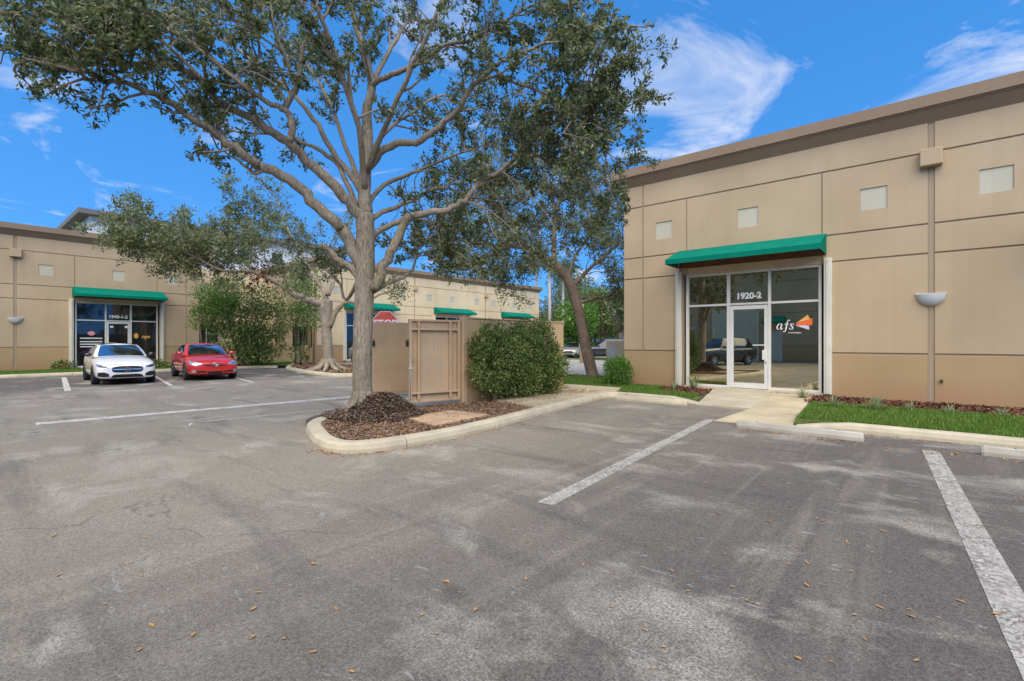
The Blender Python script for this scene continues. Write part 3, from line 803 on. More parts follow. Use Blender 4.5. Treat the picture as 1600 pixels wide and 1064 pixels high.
# small marks on the other shopfront: a pink badge, an orange word, two notices
xb = lambda s: 3 * W0 - s
for nm, s, z, w, h, m in (('pink_badge', 4.95, 1.90, .34, .22, 'pink'), ('notice', 4.12, 2.26, .14, .10, 'white_text'), ('notice', 3.48, 2.26, .16, .12, 'white_text')):
    poly = [(-.5, 0), (-.2, -.5), (.2, -.5), (.5, 0), (.2, .5), (-.2, .5)] if nm == 'pink_badge' else [(-.5, -.5), (.5, -.5), (.5, .5), (-.5, .5)]
    link(nm, mesh(nm, [(xb(s) + p[0] * w, .05 if nm == 'notice' else .1, z + p[1] * h) for p in poly], [tuple(range(len(poly)))]), M[m], left_b)
link('orange_lettering', text_mesh('B B Q' if False else 'npc', .26, .01), M['amber'], left_b, (xb(2.6), .1, 1.66), (R(90), 0, 0))
link('orange_badge', mesh('orange_badge', [(xb(3.05) + .11 * math.sin(k * math.pi / 4), .1, 1.78 + .15 * math.cos(k * math.pi / 4)) for k in range(8)], [tuple(range(8))]), M['amber'], left_b)
for i in range(4):
    MB().box(xb(5.4), xb(4.5), .098, .102, 1.62 - i * .13, 1.62 - i * .13 + .05).build('printed_line', M['white_text'], left_b)

MB().tube([(7.93, -.033, .65), (7.93, -.10, .65), (7.93, -.13, .61)], [.03, .022, .02], 8).build('hose_tap', M['dark_metal'], right_b, True)
# recess between the two left buildings
link_b = empty('link_building', (-37.5, 9.5, 0)); tag(link_b, 'recessed cream wall with windows between the two tan shop rows', 'building')
wo = wall_open(0, 9, -.1, 6.4, [(1.6, 3.0, 1.2, 2.6), (4.3, 5.7, 1.2, 2.6)], .12)
wo.build('wall', M['wall_far'], link_b)
link_b.rotation_euler = (0, 0, R(90))
for a in (1.6, 4.3):
    MB().box(a, a + 1.4, .06, .09, 1.2, 2.6).build('pane', M['window_grey'], link_b)
    MB().box(a + .68, a + .72, .03, .058, 1.2, 2.6).build('window_bar', M['alu'], link_b)
# details on the end wall of the middle building (local x runs along +y, local y runs along -x)
ew = empty('end_window', (0, 0, 0)); ew.parent = mid_b
MB().box(-.03, -.004, .7, 3.3, 1.25, 2.45).build('pane', M['window_grey'], ew)
for (a, b, c, e) in ((.64, .7, 1.2, 2.5), (3.3, 3.36, 1.2, 2.5), (.7, 3.3, 2.45, 2.5), (.7, 3.3, 1.2, 1.25), (1.97, 2.03, 1.25, 2.45)):
    MB().box(-.05, -.003, a, b, c, e).build('window_frame', M['dark_metal'], ew)
MB().tube([(-.08, .3, .1), (-.08, .3, 6.4)], .05, 8).build('downpipe', M['gate'], mid_b, True)
MB().box(-.35, -.004, 1.0, 1.5, .5, 1.25).build('meter_box', M['gate'], mid_b, bevel=.02)
MB().box(-.30, -.004, 1.7, 2.0, .6, 1.15).build('meter_box', M['cornice'], mid_b, bevel=.02)

# tall pale building beyond
gb = empty('apartment_building', (-78.6, 11.9, 0)); tag(gb, 'tall pale grey building with dark hipped roof beyond the left shop row', 'building')
MB().box(-24, 0, 0, 34, -.1, 17.0).build('wall', M['grey_wall'], gb)
MB().add([(-25, -1.2, 16.9), (1.2, -1.2, 16.9), (1.2, 35.2, 16.9), (-25, 35.2, 16.9), (-25, -1.2, 17.5), (1.2, -1.2, 17.5), (1.2, 35.2, 17.5), (-25, 35.2, 17.5), (-12, 6, 20.0), (-12, 28, 20.0)],
         [(0, 3, 2, 1), (0, 1, 5, 4), (1, 2, 6, 5), (2, 3, 7, 6), (3, 0, 4, 7), (4, 5, 8), (5, 6, 9, 8), (6, 7, 9), (7, 4, 8, 9)]).build('roof', M['shingle'], gb)
for zz in (3, 6.4, 9.8, 13.6):
    for yy in range(2, 33, 5):
        MB().box(-.02, .03, yy, yy + 1.6, zz, zz + 1.7).build('window', M['glass2'], gb)
    MB().box(-3.2, -1.8, -.03, .02, zz, zz + 1.7).build('window', M['glass2'], gb)

# ------------------------------------------------------------------ bin enclosure, gates, stop sign, wheel stops
en = empty('bin_enclosure', (-8.4, 8.05, 0)); tag(en, 'tan painted block wall of the bin enclosure behind the hedge', 'wall')
MB().prism(ccw([(-.0, .12), (0, 4.25), (-2.5, 4.25), (-2.5, .35), (-2.3, .35), (-2.3, 4.05), (-.2, 4.05), (-.2, .12)]), 0, 2.06).build('block_wall', M['stucco_tan'], en, bevel=.012)
MB().box(-.22, .02, .10, 4.27, 2.062, 2.10).build('wall_cap', M['stucco_tan'], en, bevel=.01)
def gate(loc, rz, length, flip, label, plain=False):
    g = empty('enclosure_gate', loc, rz); tag(g, label, 'gate')
    H0, H1 = .16, 2.02
    # corrugated sheet
    n = int(length / .05); vs, fs = [], []
    for i in range(n + 1):
        x = .04 + (length - .08) * i / n; y = (.0008 if plain else .0016) * (1 if i % 2 else -1)
        vs += [(x, y, H0 + .04), (x, y, H1 - .04)]
    for i in range(n): fs.append((2 * i, 2 * i + 2, 2 * i + 3, 2 * i + 1))
    link('sheet', mesh('sheet', vs, fs), M['gate'], g)
    s = 1 if flip else -1
    def bar(nm, a, b, c, e, d=.05):
        y0, y1 = sorted((s * .012, s * (.012 + d)))
        MB().box(a, b, y0, y1, c, e).build(nm, M['gate'], g, bevel=.005)
    bar('stile', 0, .06, H0, H1, .09); bar('stile', length - .06, length, H0, H1, .09)
    bar('rail', .05, length - .05, H1 - .05, H1, .055); bar('rail', .05, length - .05, H0, H0 + .05, .055)
    for t in (.175, .80): bar('upright', length * t, length * t + .05, H0 + .05, H1 - .05, .075)
    for z in (H0 + .19, H1 - .25): bar('crossbar', .05, length - .05, z, z + .05, .08)
    if not plain:
        MB().tube([(length - .02, s * .10, .06), (length - .02, s * .10, 1.15), (length - .14, s * .10, 1.15)], .011, 6).build('drop_bolt', M['galv'], g, True)
        MB().box(length - .05, length + .02, s * .06 if s > 0 else -.14, .14 if s > 0 else s * .06, .92, .96).build('bolt_guide', M['track'], g)
    MB().box(length - .02, length + .03, -.06, .06, 1.42, 1.56).build('latch', M['dark_metal'], g)
    for z in (.32, 1.86): MB().tube([(-.03, s * .03, z - .07), (-.03, s * .03, z + .07)], .026, 8).build('hinge', M['dark_metal'], g, True)
    return g
gate((-8.50, 8.02, 0), math.atan2(-1.22, -.36), 1.27, True, 'tan steel gate leaf with raised frame bars, swung open beside the hedge')
gate((-10.62, 8.40, 0), math.atan2(-1.10, -.32), 1.15, False, 'tan sheet gate leaf standing open in front of the stop sign', True)
gp = empty('gate_post', (-8.42, 8.1, 0)); tag(gp, 'tan square steel post carrying the framed gate leaf', 'post')
MB().box(-.07, .07, -.07, .07, 0, 2.12).build('shaft', M['gate'], gp, bevel=.01)
MB().box(-.075, .075, -.075, .075, 2.122, 2.14).build('cap', M['gate'], gp, bevel=.004)

sg = empty('stop_sign', T(602, 560, 15.2).xy.to_3d(), 0); tag(sg, 'faded red octagonal stop sign standing behind the bin enclosure gates', 'sign')
sg.rotation_euler = (0, 0, YAW - R(2))
zc = 1.55 + (532 - 506) / FPX * 15.2
MB().tube([(0, .03, 0), (0, .03, zc + .3)], .03, 8).build('pole', M['galv'], sg, True)
def octo(r, y): return [(r * math.cos(R(22.5 + 45 * k)), y, zc + r * math.sin(R(22.5 + 45 * k))) for k in range(8)]
mb = MB(); mb.add(octo(.41, -.004) + octo(.41, .0), [tuple(range(7, -1, -1)), tuple(range(8, 16))] + [(k, (k + 1) % 8, 8 + (k + 1) % 8, 8 + k) for k in range(8)]); mb.build('border', M['lilac'], sg)
link('plate', mesh('plate', octo(.39, -.007), [tuple(range(7, -1, -1))]), M['stop_red'], sg)
link('lettering', text_mesh('STOP', .30, .008), M['lilac'], sg, (0, -.011, zc - .10), (R(90), 0, 0))

def wheel_stop(x, y, label, rz=0, mat='kerb'):
    L2 = .93
    prof = [(-.075, 0), (-.075, .05), (-.05, .115), (-.03, .128), (.03, .128), (.05, .115), (.075, .05), (.075, 0)]
    vs, fs = [], []; n = len(prof)
    for sx in (-L2, -L2 + .03, L2 - .03, L2):
        k = .85 if abs(sx) == L2 else 1
        vs += [(sx, p[0] * k, p[1] * (k if p[1] > .06 else 1)) for p in prof]
    for i in range(3):
        for j in range(n): fs.append((i * n + j, i * n + (j + 1) % n, (i + 1) * n + (j + 1) % n, (i + 1) * n + j))
    fs += [tuple(range(n - 1, -1, -1)), tuple(3 * n + j for j in range(n))]
    o = empty('wheel_stop', (x, y, .002), rz); tag(o, label, 'wheel stop', 'concrete wheel stops')
    link('bar', mesh('bar', vs, fs), M[mat], o)
    for sx in (-.6, .6): MB().tube([(sx, 0, .124), (sx, 0, .134)], .014, 8).build('spike', M['dark_metal'], o)
    return o
wheel_stop(-5.30, 11.58, 'pale wheel stop tight against the kerb left of the shop door path', R(3))
wheel_stop(-1.66, 9.28, 'grey wheel stop at the foot of the shop door path', R(-2), 'concrete_grey')
wheel_stop(1.50, 9.20, 'grey wheel stop in front of the lawn strip beside the cracked stall line', R(0), 'concrete_grey')
sp = empty('paper_scrap', G(300, 664)); tag(sp, 'crumpled scrap of white paper lying near the long white road line', 'litter')
vs = [(random.uniform(-.06, .06), random.uniform(-.05, .05), random.uniform(.0, .05)) for _ in range(9)]
bm = bmesh.new(); [bm.verts.new(v) for v in vs]; bmesh.ops.convex_hull(bm, input=list(bm.verts)); me = bpy.data.meshes.new('scrap'); bm.to_mesh(me); bm.free()
link('scrap', me, M['paper'], sp)
# outdoor unit beside the far end of the right building and a pale lamp post
cbx = empty('utility_cabinet', T(968, 545, 22.5).xy.to_3d(), 0); tag(cbx, 'tan utility cabinet behind the clipped shrub', 'cabinet')
MB().box(-.5, .5, -.35, .35, .0, 1.55).build('cabinet', M['head'], cbx, bevel=.02)
MB().box(-.40, .0, -.375, -.352, .5, 1.3).build('notice_plate', M['sconce'], cbx)
lp = empty('lamp_post', T(909, 556, 34.0).xy.to_3d(), 0); tag(lp, 'cream concrete lamp post behind the leaning oak trunk', 'lamp post')
MB().tube([(0, 0, 0), (0, 0, 4.4)], [.16, .11], 10).build('pole', M['head'], lp, True)
MB().box(-.1, .6, -.12, .12, 4.35, 4.48).build('lamp_head', M['dark_metal'], lp, bevel=.03)

# ------------------------------------------------------------------ vegetation
def leaf_mesh(name, pos, nrm, dirs, length, width, fold=.25):
    """one folded rhombus per leaf (two triangles)"""
    n = len(pos)
    d = dirs / np.linalg.norm(dirs, axis=1, keepdims=True)
    s = np.cross(d, nrm); s /= (np.linalg.norm(s, axis=1, keepdims=True) + 1e-9)
    u = np.cross(s, d)
    L = length[:, None]; Wd = width[:, None]
    v = np.empty((n, 4, 3))
    v[:, 0] = pos; v[:, 1] = pos + d * L * .5 + s * Wd * .5 + u * Wd * fold
    v[:, 2] = pos + d * L; v[:, 3] = pos + d * L * .5 - s * Wd * .5 + u * Wd * fold
    me = bpy.data.meshes.new(name)
    me.vertices.add(4 * n); me.vertices.foreach_set('co', v.reshape(-1))
    b = (np.arange(n) * 4)[:, None]
    tri = np.concatenate([b + np.array([[0, 1, 2]]), b + np.array([[0, 2, 3]])], axis=1).reshape(-1)
    me.loops.add(6 * n); me.loops.foreach_set('vertex_index', tri.astype(np.int32))
    me.polygons.add(2 * n); me.polygons.foreach_set('loop_start', (np.arange(2 * n) * 3).astype(np.int32))
    me.update(calc_edges=True)
    return me
def rvec(n):
    v = rng.normal(size=(n, 3)); return v / np.linalg.norm(v, axis=1, keepdims=True)
class Tree:
    def __init__(s, leaf=.075, per_twig=13, aspect=.42, twig_len=(.25, .55), spread=.10):
        s.v, s.f = [], []; s.tv, s.tf = [], []
        s.lp, s.ld = [], []; s.lpts = []; s.nlimb = -1
        s.leaf, s.per, s.asp, s.tl, s.spread = leaf, per_twig, aspect, twig_len, spread
    def tube(s, pts, rads, n=8, twig=False):
        vs, fs = tube_geo(pts, rads, n, True)
        V, F = (s.tv, s.tf) if twig else (s.v, s.f)
        b = len(V); V += [tuple(v) for v in vs]; F += [tuple(i + b for i in f) for f in fs]
    def limb(s, pts, r0, r1, sides=8, wob=.03):
        P = smooth_path([Vector(p) for p in pts], 4)
        n = len(P); R_ = [r0 + (r1 - r0) * (i / (n - 1)) ** .85 for i in range(n)]
        for i in range(1, n - 1): P[i] = P[i] + Vector(rng.normal(size=3)) * wob * min(1, r0 * 6)
        s.tube(P, R_, sides)
        s.lpts += [tuple(p) for p in P[2:]]
        return P, R_
    def spawn(s, P, Rr, start=.35, step=.24, length=(.6, 1.5), up=.25, tw=6, droop=.0, dens=1.0, keep=None):
        L = [0]
        for i in range(1, len(P)): L.append(L[-1] + (P[i] - P[i - 1]).length)
        tot = L[-1]; d = tot * start
        while d < tot:
            i = next(k for k in range(1, len(P)) if L[k] >= d - 1e-9)
            t = (d - L[i - 1]) / max(1e-9, L[i] - L[i - 1])
            p = P[i - 1].lerp(P[i], t); tan = (P[i] - P[i - 1]).normalized(); r = Rr[i]
            s.child(p, tan, min(.024, r * .6), random.uniform(*length) * (1.0 - .35 * d / tot), up, tw, droop, dens, keep)
            d += step * random.uniform(.6, 1.5)
        s.child(P[-1], (P[-1] - P[-2]).normalized(), min(.02, Rr[-1]), random.uniform(*length), up, tw, droop, dens, keep)
    def child(s, p, tan, r, ln, up, tw, droop, dens, keep=None):
        rd = Vector(rvec(1)[0]); rd = (rd - tan * rd.dot(tan)).normalized()
        d = (tan * random.uniform(.3, .9) + rd * random.uniform(.5, 1.0) + Vector((0, 0, up))).normalized()
        pts = [p]; n = 5
        for k in range(n):
            d = (d + Vector(rvec(1)[0]) * .28 + Vector((0, 0, -droop))).normalized()
            pts.append(pts[-1] + d * ln / n)
        if keep and not keep(pts[-1]): return
        s.tube(pts, [r * (1 - .75 * k / n) + .003 for k in range(n + 1)], 5)
        for k in range(tw):
            t = random.uniform(.25, 1.0) * n; i = min(int(t), n - 1); q = pts[i].lerp(pts[i + 1], t - i)
            tl = random.uniform(*s.tl)
            dd = (d * .55 + Vector(rvec(1)[0]) * .9 + Vector((0, 0, up * .5))).normalized()
            e = q + dd * tl; m_ = q.lerp(e, .5) + Vector(rvec(1)[0]) * tl * .1
            s.tube([q, m_, e], [.005, .004, .002], 3, True)
            if keep and not keep(e): continue
            s.cluster(q, m_, e, max(2, int(s.per * dens * random.uniform(.6, 1.4))))
    def clump(s, p, tan, r, ln, up, tw, droop, dens):
        """a leafy shoot at p, carried by a thin branch from the nearest limb"""
        if not hasattr(s, 'anchor') or len(s.anchor) != s.nlimb: s.anchor = np.array(s.lpts); s.nlimb = len(s.anchor)
        k = int(np.argmin(((s.anchor - np.array(p)[None]) ** 2).sum(1))); a = Vector(s.anchor[k])
        d = (p - a).length; q = [a, a.lerp(p, .35) + Vector((0, 0, .12 * d)) + Vector(rvec(1)[0]) * .08 * d, a.lerp(p, .7) + Vector(rvec(1)[0]) * .06 * d + Vector((0, 0, .08 * d)), p]
        P = smooth_path(q, 3); n = len(P)
        s.tube(P, [max(.006, r * 1.3 * (1 - .5 * i / n)) for i in range(n)], 5)
        s.child(p, (P[-1] - P[-2]).normalized() * .7 + tan * .5, r * .7, ln, up, tw, droop, dens)
    def cluster(s, q, m_, e, n):
        t = rng.uniform(.25, 1.0, n)[:, None]
        base = np.array(q)[None] * (1 - t) ** 2 + np.array(m_)[None] * 2 * t * (1 - t) + np.array(e)[None] * t ** 2
        base = base + rng.normal(size=(n, 3)) * s.spread * .35
        dr = rvec(n) * .9 + (np.array(e) - np.array(q))[None] / (np.linalg.norm(np.array(e) - np.array(q)) + 1e-6) * .7
        s.lp.append(base); s.ld.append(dr)
    def build(s, name, loc, label, bark, leafm, group=None, cat='tree'):
        loc = Vector(loc); o = empty(name, loc); tag(o, label, cat, group)
        tv = [(v[0] - loc.x, v[1] - loc.y, v[2] - loc.z) for v in s.v]
        link('trunk', mesh('trunk', tv, s.f, True), bark, o)
        if s.tv:
            tv = [(v[0] - loc.x, v[1] - loc.y, v[2] - loc.z) for v in s.tv]
            t = link('twigs', mesh('twigs', tv, s.tf), M['twig'], o); t['kind'] = 'stuff'
        pos = np.concatenate(s.lp) - np.array(loc)[None]; dr = np.concatenate(s.ld); n = len(pos)
        nr = rvec(n) + np.array([[0, 0, .7]])
        Ls = s.leaf * rng.uniform(.7, 1.3, n)
        c = link('crown', leaf_mesh('crown', pos, nr, dr, Ls, Ls * s.asp * rng.uniform(.8, 1.2, n)), leafm, o); c['kind'] = 'stuff'
        return o

# --- the big oak in the island
def oak():
    t = Tree(leaf=.092, per_twig=22, twig_len=(.14, .34))
    B = 9.55
    def P(lst, d0, d1):
        n = len(lst); return [T(x, y, B + d0 + (d1 - d0) * i / (n - 1)) for i, (x, y) in enumerate(lst)]
    tr = P([(567, 668), (567, 640), (566, 560), (569, 470), (571, 400), (570, 335)], 0, 0)
    Pt = smooth_path(tr, 6); n = len(Pt)
    rr = [.192 + .11 * max(0, 1 - i / 5) ** 2 - .015 * i / n + random.uniform(-.006, .006) for i in range(n)]
    t.tube(Pt, rr, 18)
    limbs = [
        # leader and its forks
        ([(570, 345), (570, 268), (575, 197), (579, 138), (573, 91), (557, 43), (540, -30), (530, -110)], 0, .3, .135, .03, .45),
        ([(578, 140), (600, 95), (626, 51), (642, 24), (660, -40)], .1, 1.2, .06, .02, .35),
        ([(579, 133), (612, 117), (654, 99), (693, 71), (737, 63), (785, 35), (830, 10), (880, -10)], .1, -.9, .06, .015, .3),
        ([(577, 262), (594, 241), (630, 223), (658, 221), (685, 197), (713, 174), (737, 138), (772, 107), (800, 90), (850, 70), (905, 60)], 0, -1.1, .085, .02, .45),
        ([(770, 108), (756, 71), (765, 30), (790, -20)], -.7, -1.0, .035, .012, .3),
        ([(772, 107), (796, 126), (855, 150), (871, 185), (900, 200)], -.7, -1.0, .035, .012, .2),
        ([(574, 350), (598, 332), (638, 316), (669, 300), (697, 294), (725, 306), (756, 312)], .1, 1.2, .06, .02, .45),
        ([(585, 452), (602, 418), (618, 379), (636, 343), (650, 337), (701, 328), (725, 312), (756, 284), (792, 260), (827, 221), (870, 190), (915, 170)], -.05, -.4, .105, .02, .5),
        ([(760, 282), (800, 262), (835, 245), (880, 235), (930, 225)], -.2, .5, .045, .012, .15),
        ([(580, 400), (583, 371), (614, 351), (640, 338)], .1, .0, .06, .05, .9),
        ([(583, 456), (604, 444), (623, 437), (645, 421), (652, 400), (680, 390), (715, 385)], 0, .9, .055, .012, .55),
        # left side
        ([(566, 420), (540, 365), (520, 345), (477, 301), (444, 276), (413, 263), (391, 248), (357, 222), (323, 199), (289, 177), (256, 154), (226, 143), (188, 128), (139, 124), (113, 109), (40, 95)], 0, -2.6, .125, .02, .5),
        ([(415, 262), (400, 272), (385, 262), (365, 247), (340, 232)], -.9, -.8, .04, .012, .4),
        ([(569, 345), (545, 318), (520, 289), (485, 256), (451, 222), (413, 199), (376, 177), (338, 158), (320, 128), (286, 109), (244, 101), (188, 101), (143, 92), (100, 110)], 0, -2.0, .12, .018, .45),
        ([(451, 222), (457, 195), (444, 173), (425, 165), (398, 147), (372, 124), (398, 98), (404, 75), (395, 40)], -1.0, -1.6, .065, .015, .4),
        ([(444, 172), (462, 140), (468, 120), (470, 83), (485, 38), (490, -10), (480, -80)], -1.1, -.7, .06, .015, .35),
        ([(466, 125), (455, 115), (447, 90), (432, 56), (420, 0), (400, -70)], -1.1, -1.8, .04, .012, .25),
        ([(566, 300), (545, 270), (520, 240), (496, 195), (470, 162), (440, 130), (400, 100), (350, 60), (300, 30), (240, 5)], .1, .8, .07, .015, .4),
        ([(560, 330), (530, 262), (505, 238), (470, 222), (430, 212), (370, 205), (320, 190)], .1, 1.0, .06, .015, .45),
        ([(398, 147), (350, 110), (300, 70), (250, 40), (190, 15), (120, -10)], -1.4, -2.4, .04, .012, .1),
        ([(320, 128), (270, 80), (220, 40), (160, 20), (90, 10), (30, 20)], -1.5, -2.8, .035, .012, .1),
        ([(188, 101), (140, 70), (90, 60), (40, 60), (5, 80)], -1.7, -2.6, .03, .01, .05),
        ([(565, 440), (545, 415), (530, 409), (515, 392), (503, 384)], 0, -.4, .075, .055, 2.0),
        ([(560, 438), (540, 470), (528, 440), (500, 415)], .35, 1.6, .05, .012, .5),
        # limbs reaching towards and away from the lot
        ([(570, 300), (560, 200), (520, 80), (470, -60), (430, -180)], 0, -3.0, .07, .015, .3),
        ([(572, 270), (610, 180), (660, 70), (720, -60), (760, -160)], 0, -2.4, .06, .015, .35),
        ([(572, 280), (590, 220), (640, 180), (690, 150), (740, 160)], 0, 3.0, .06, .015, .35),
        ([(570, 330), (600, 290), (660, 265), (720, 240), (790, 215)], 0, 2.6, .06, .015, .4),
        ([(568, 300), (540, 230), (510, 150), (470, 90), (440, 60)], 0, 3.2, .06, .015, .35),
    ]
    for (lst, d0, d1, r0, r1, st) in limbs:
        Pp, Rr = t.limb(P(lst, d0, d1), r0, r1, 8)
        if st < 1.5: t.spawn(Pp, Rr, st, .21, (.5, 1.4), .2, 6, .02)
    # dense dark outer clump on the right and thin drooping twigs below it
    for k in range(52):
        a = random.random()
        px = 850 + 75 * math.sin(a * 2.6) + random.gauss(0, 22); py = -10 + a * 230 + random.gauss(0, 10)
        p = T(px, py, B - .7 + random.gauss(0, .5))
        t.clump(p, Vector((CA, SA, -.1)), .012, random.uniform(.4, .8), .0, 7, .08, 1.25)
    for k in range(40):
        px = random.uniform(0, 300); py = 15 + random.random() * (95 - px * .1)
        p = T(px, py, B - 2.2 + random.gauss(0, .5))
        t.clump(p, Vector((-CA, -SA, .1)), .010, random.uniform(.4, .9), .1, 6, .02, 1.15)
    for k in range(26):
        px = random.uniform(230, 700); py = random.uniform(-60, 40)
        p = T(px, py, B - .8 + random.gauss(0, 1.2))
        t.clump(p, Vector((random.uniform(-1, 1), random.uniform(-1, 1), .2)), .010, random.uniform(.4, .9), .1, 6, .02, 1.0)
    for k in range(120):
        px = random.uniform(610, 965); lo = 150 if px > 720 else 330
        py = random.uniform(lo, 392 - max(0, px - 860) * .9)
        p = T(px, py, B + random.uniform(-.6, 2.6))
        t.clump(p, Vector((random.uniform(-.3, 1), random.uniform(-1, 1), -.1)), .010, random.uniform(.4, .9), .0, 6, .06, .95)
    # root flare
    for k in range(7):
        a = 2 * math.pi * k / 7 + .3; c = T(567, 640, B); c.z = .12
        q = [c + Vector((math.cos(a) * .10, math.sin(a) * .10, .42)), c + Vector((math.cos(a) * .26, math.sin(a) * .26, .16)), c + Vector((math.cos(a) * .55, math.sin(a) * .55, -.04))]
        t.tube(smooth_path(q, 4), [.10 - .007 * i for i in range(9)], 8)
    base = T(567, 640, B); base.z = .1
    print('oak leaves', sum(len(x) for x in t.lp))
    return t.build('oak_tree', base, 'large spreading oak with grey trunk rising from the kerbed island', M['bark'], M['oak_leaf'], 'oaks in the car park')
oak_o = oak()

def oak2():
    t = Tree(leaf=.15, per_twig=20, twig_len=(.3, .7), spread=.3)
    B = 24.2
    def P(lst, d0, d1):
        n = len(lst); return [T(x, y, B + d0 + (d1 - d0) * i / (n - 1)) for i, (x, y) in enumerate(lst)]
    Pt = smooth_path(P([(513, 582), (513, 574), (512, 545), (510, 515), (512, 490), (512, 470)], 0, 0), 5); n = len(Pt)
    t.tube(Pt, [.255 + .24 * max(0, 1 - i / 6) ** 2 - .03 * i / n for i in range(n)], 14)
    for lst, d0, d1, r0, r1, st, ln in [
        ([(510, 520), (504, 481), (493, 474), (476, 467), (462, 462), (449, 451), (432, 440), (412, 432)], 0, -1.0, .20, .10, 2, 1),
        ([(414, 433), (390, 424), (350, 424), (300, 400), (250, 380), (205, 355)], -1.0, -3.5, .10, .02, .1, 2.0),
        ([(395, 425), (370, 400), (330, 380), (280, 360), (220, 340), (190, 335)], -1.0, -2.0, .07, .02, .15, 1.8),
        ([(330, 415), (300, 410), (270, 405), (230, 395), (200, 385)], -2.0, -3.5, .05, .015, .1, 1.5),
        ([(512, 480), (505, 455), (490, 430), (478, 410), (465, 385), (450, 360), (440, 330), (425, 300)], 0, 1.0, .14, .02, .5, 1.7),
        ([(470, 395), (440, 385), (400, 370), (370, 355), (350, 350)], .6, -.6, .06, .015, .3, 1.5),
        ([(450, 360), (420, 340), (390, 325), (360, 310)], .8, -.3, .05, .015, .2, 1.3),
        ([(511, 462), (515, 440), (503, 425), (500, 412), (485, 395), (480, 370)], 0, 1.4, .10, .02, .6, 1.4),
        ([(513, 462), (520, 445), (528, 425), (531, 410), (540, 380), (545, 350)], 0, 1.8, .10, .02, .6, 1.4),
        ([(514, 512), (528, 482), (545, 471), (562, 473), (590, 462), (620, 450)], 0, .8, .17, .04, .8, 1.2),
    ]:
        Pp, Rr = t.limb(P(lst, d0, d1), r0, r1, 8)
        if st < 1: t.spawn(Pp, Rr, st, .27, (ln * .5, ln), .15, 8, .03, .65 if d1 > 0 else 1.3)
    for k in range(60):
        px = random.uniform(190, 470); py = random.gauss(372 + (px - 190) * .12, 22)
        t.clump(T(px, py, B + random.uniform(-3, 0)), Vector((random.uniform(-1, 1), random.uniform(-1, 1), 0)), .014, random.uniform(.7, 1.4), .0, 7, .06, 1.0)
    c = T(513, 577, B); c.z = .1
    for k in range(9):
        a = 2 * math.pi * k / 9; q = [c + Vector((math.cos(a) * .2, math.sin(a) * .2, .5)), c + Vector((math.cos(a) * .5, math.sin(a) * .5, .16)), c + Vector((math.cos(a) * 1.1, math.sin(a) * 1.1, -.02))]
        t.tube(smooth_path(q, 4), [.16 - .012 * i for i in range(9)], 8)
    o = t.build('oak_tree', c, 'smaller grey oak with low forked limbs on the kerbed bed beside the shop row', M['bark'], M['oak_leaf2'], 'oaks in the car park')
    # withered clump on the cut limb
    d = Tree(leaf=.16, per_twig=14, twig_len=(.2, .5))
    for k in range(7): d.child(T(410 + random.gauss(0, 6), 430 + random.gauss(0, 5), B - 1), Vector((-.5, -.4, .2)), .012, .6, .1, 4, 0, 1)
    pos = np.concatenate(d.lp) - np.array(c)[None]; dr = np.concatenate(d.ld); n = len(pos); Ls = .14 * rng.uniform(.7, 1.3, n)
    w = link('withered_leaves', leaf_mesh('withered_leaves', pos, rvec(n), dr, Ls, Ls * .5), M['rust_leaf'], o); w['kind'] = 'stuff'; w['label'] = 'rust brown withered leaves on the cut limb'
    return o
oak2()

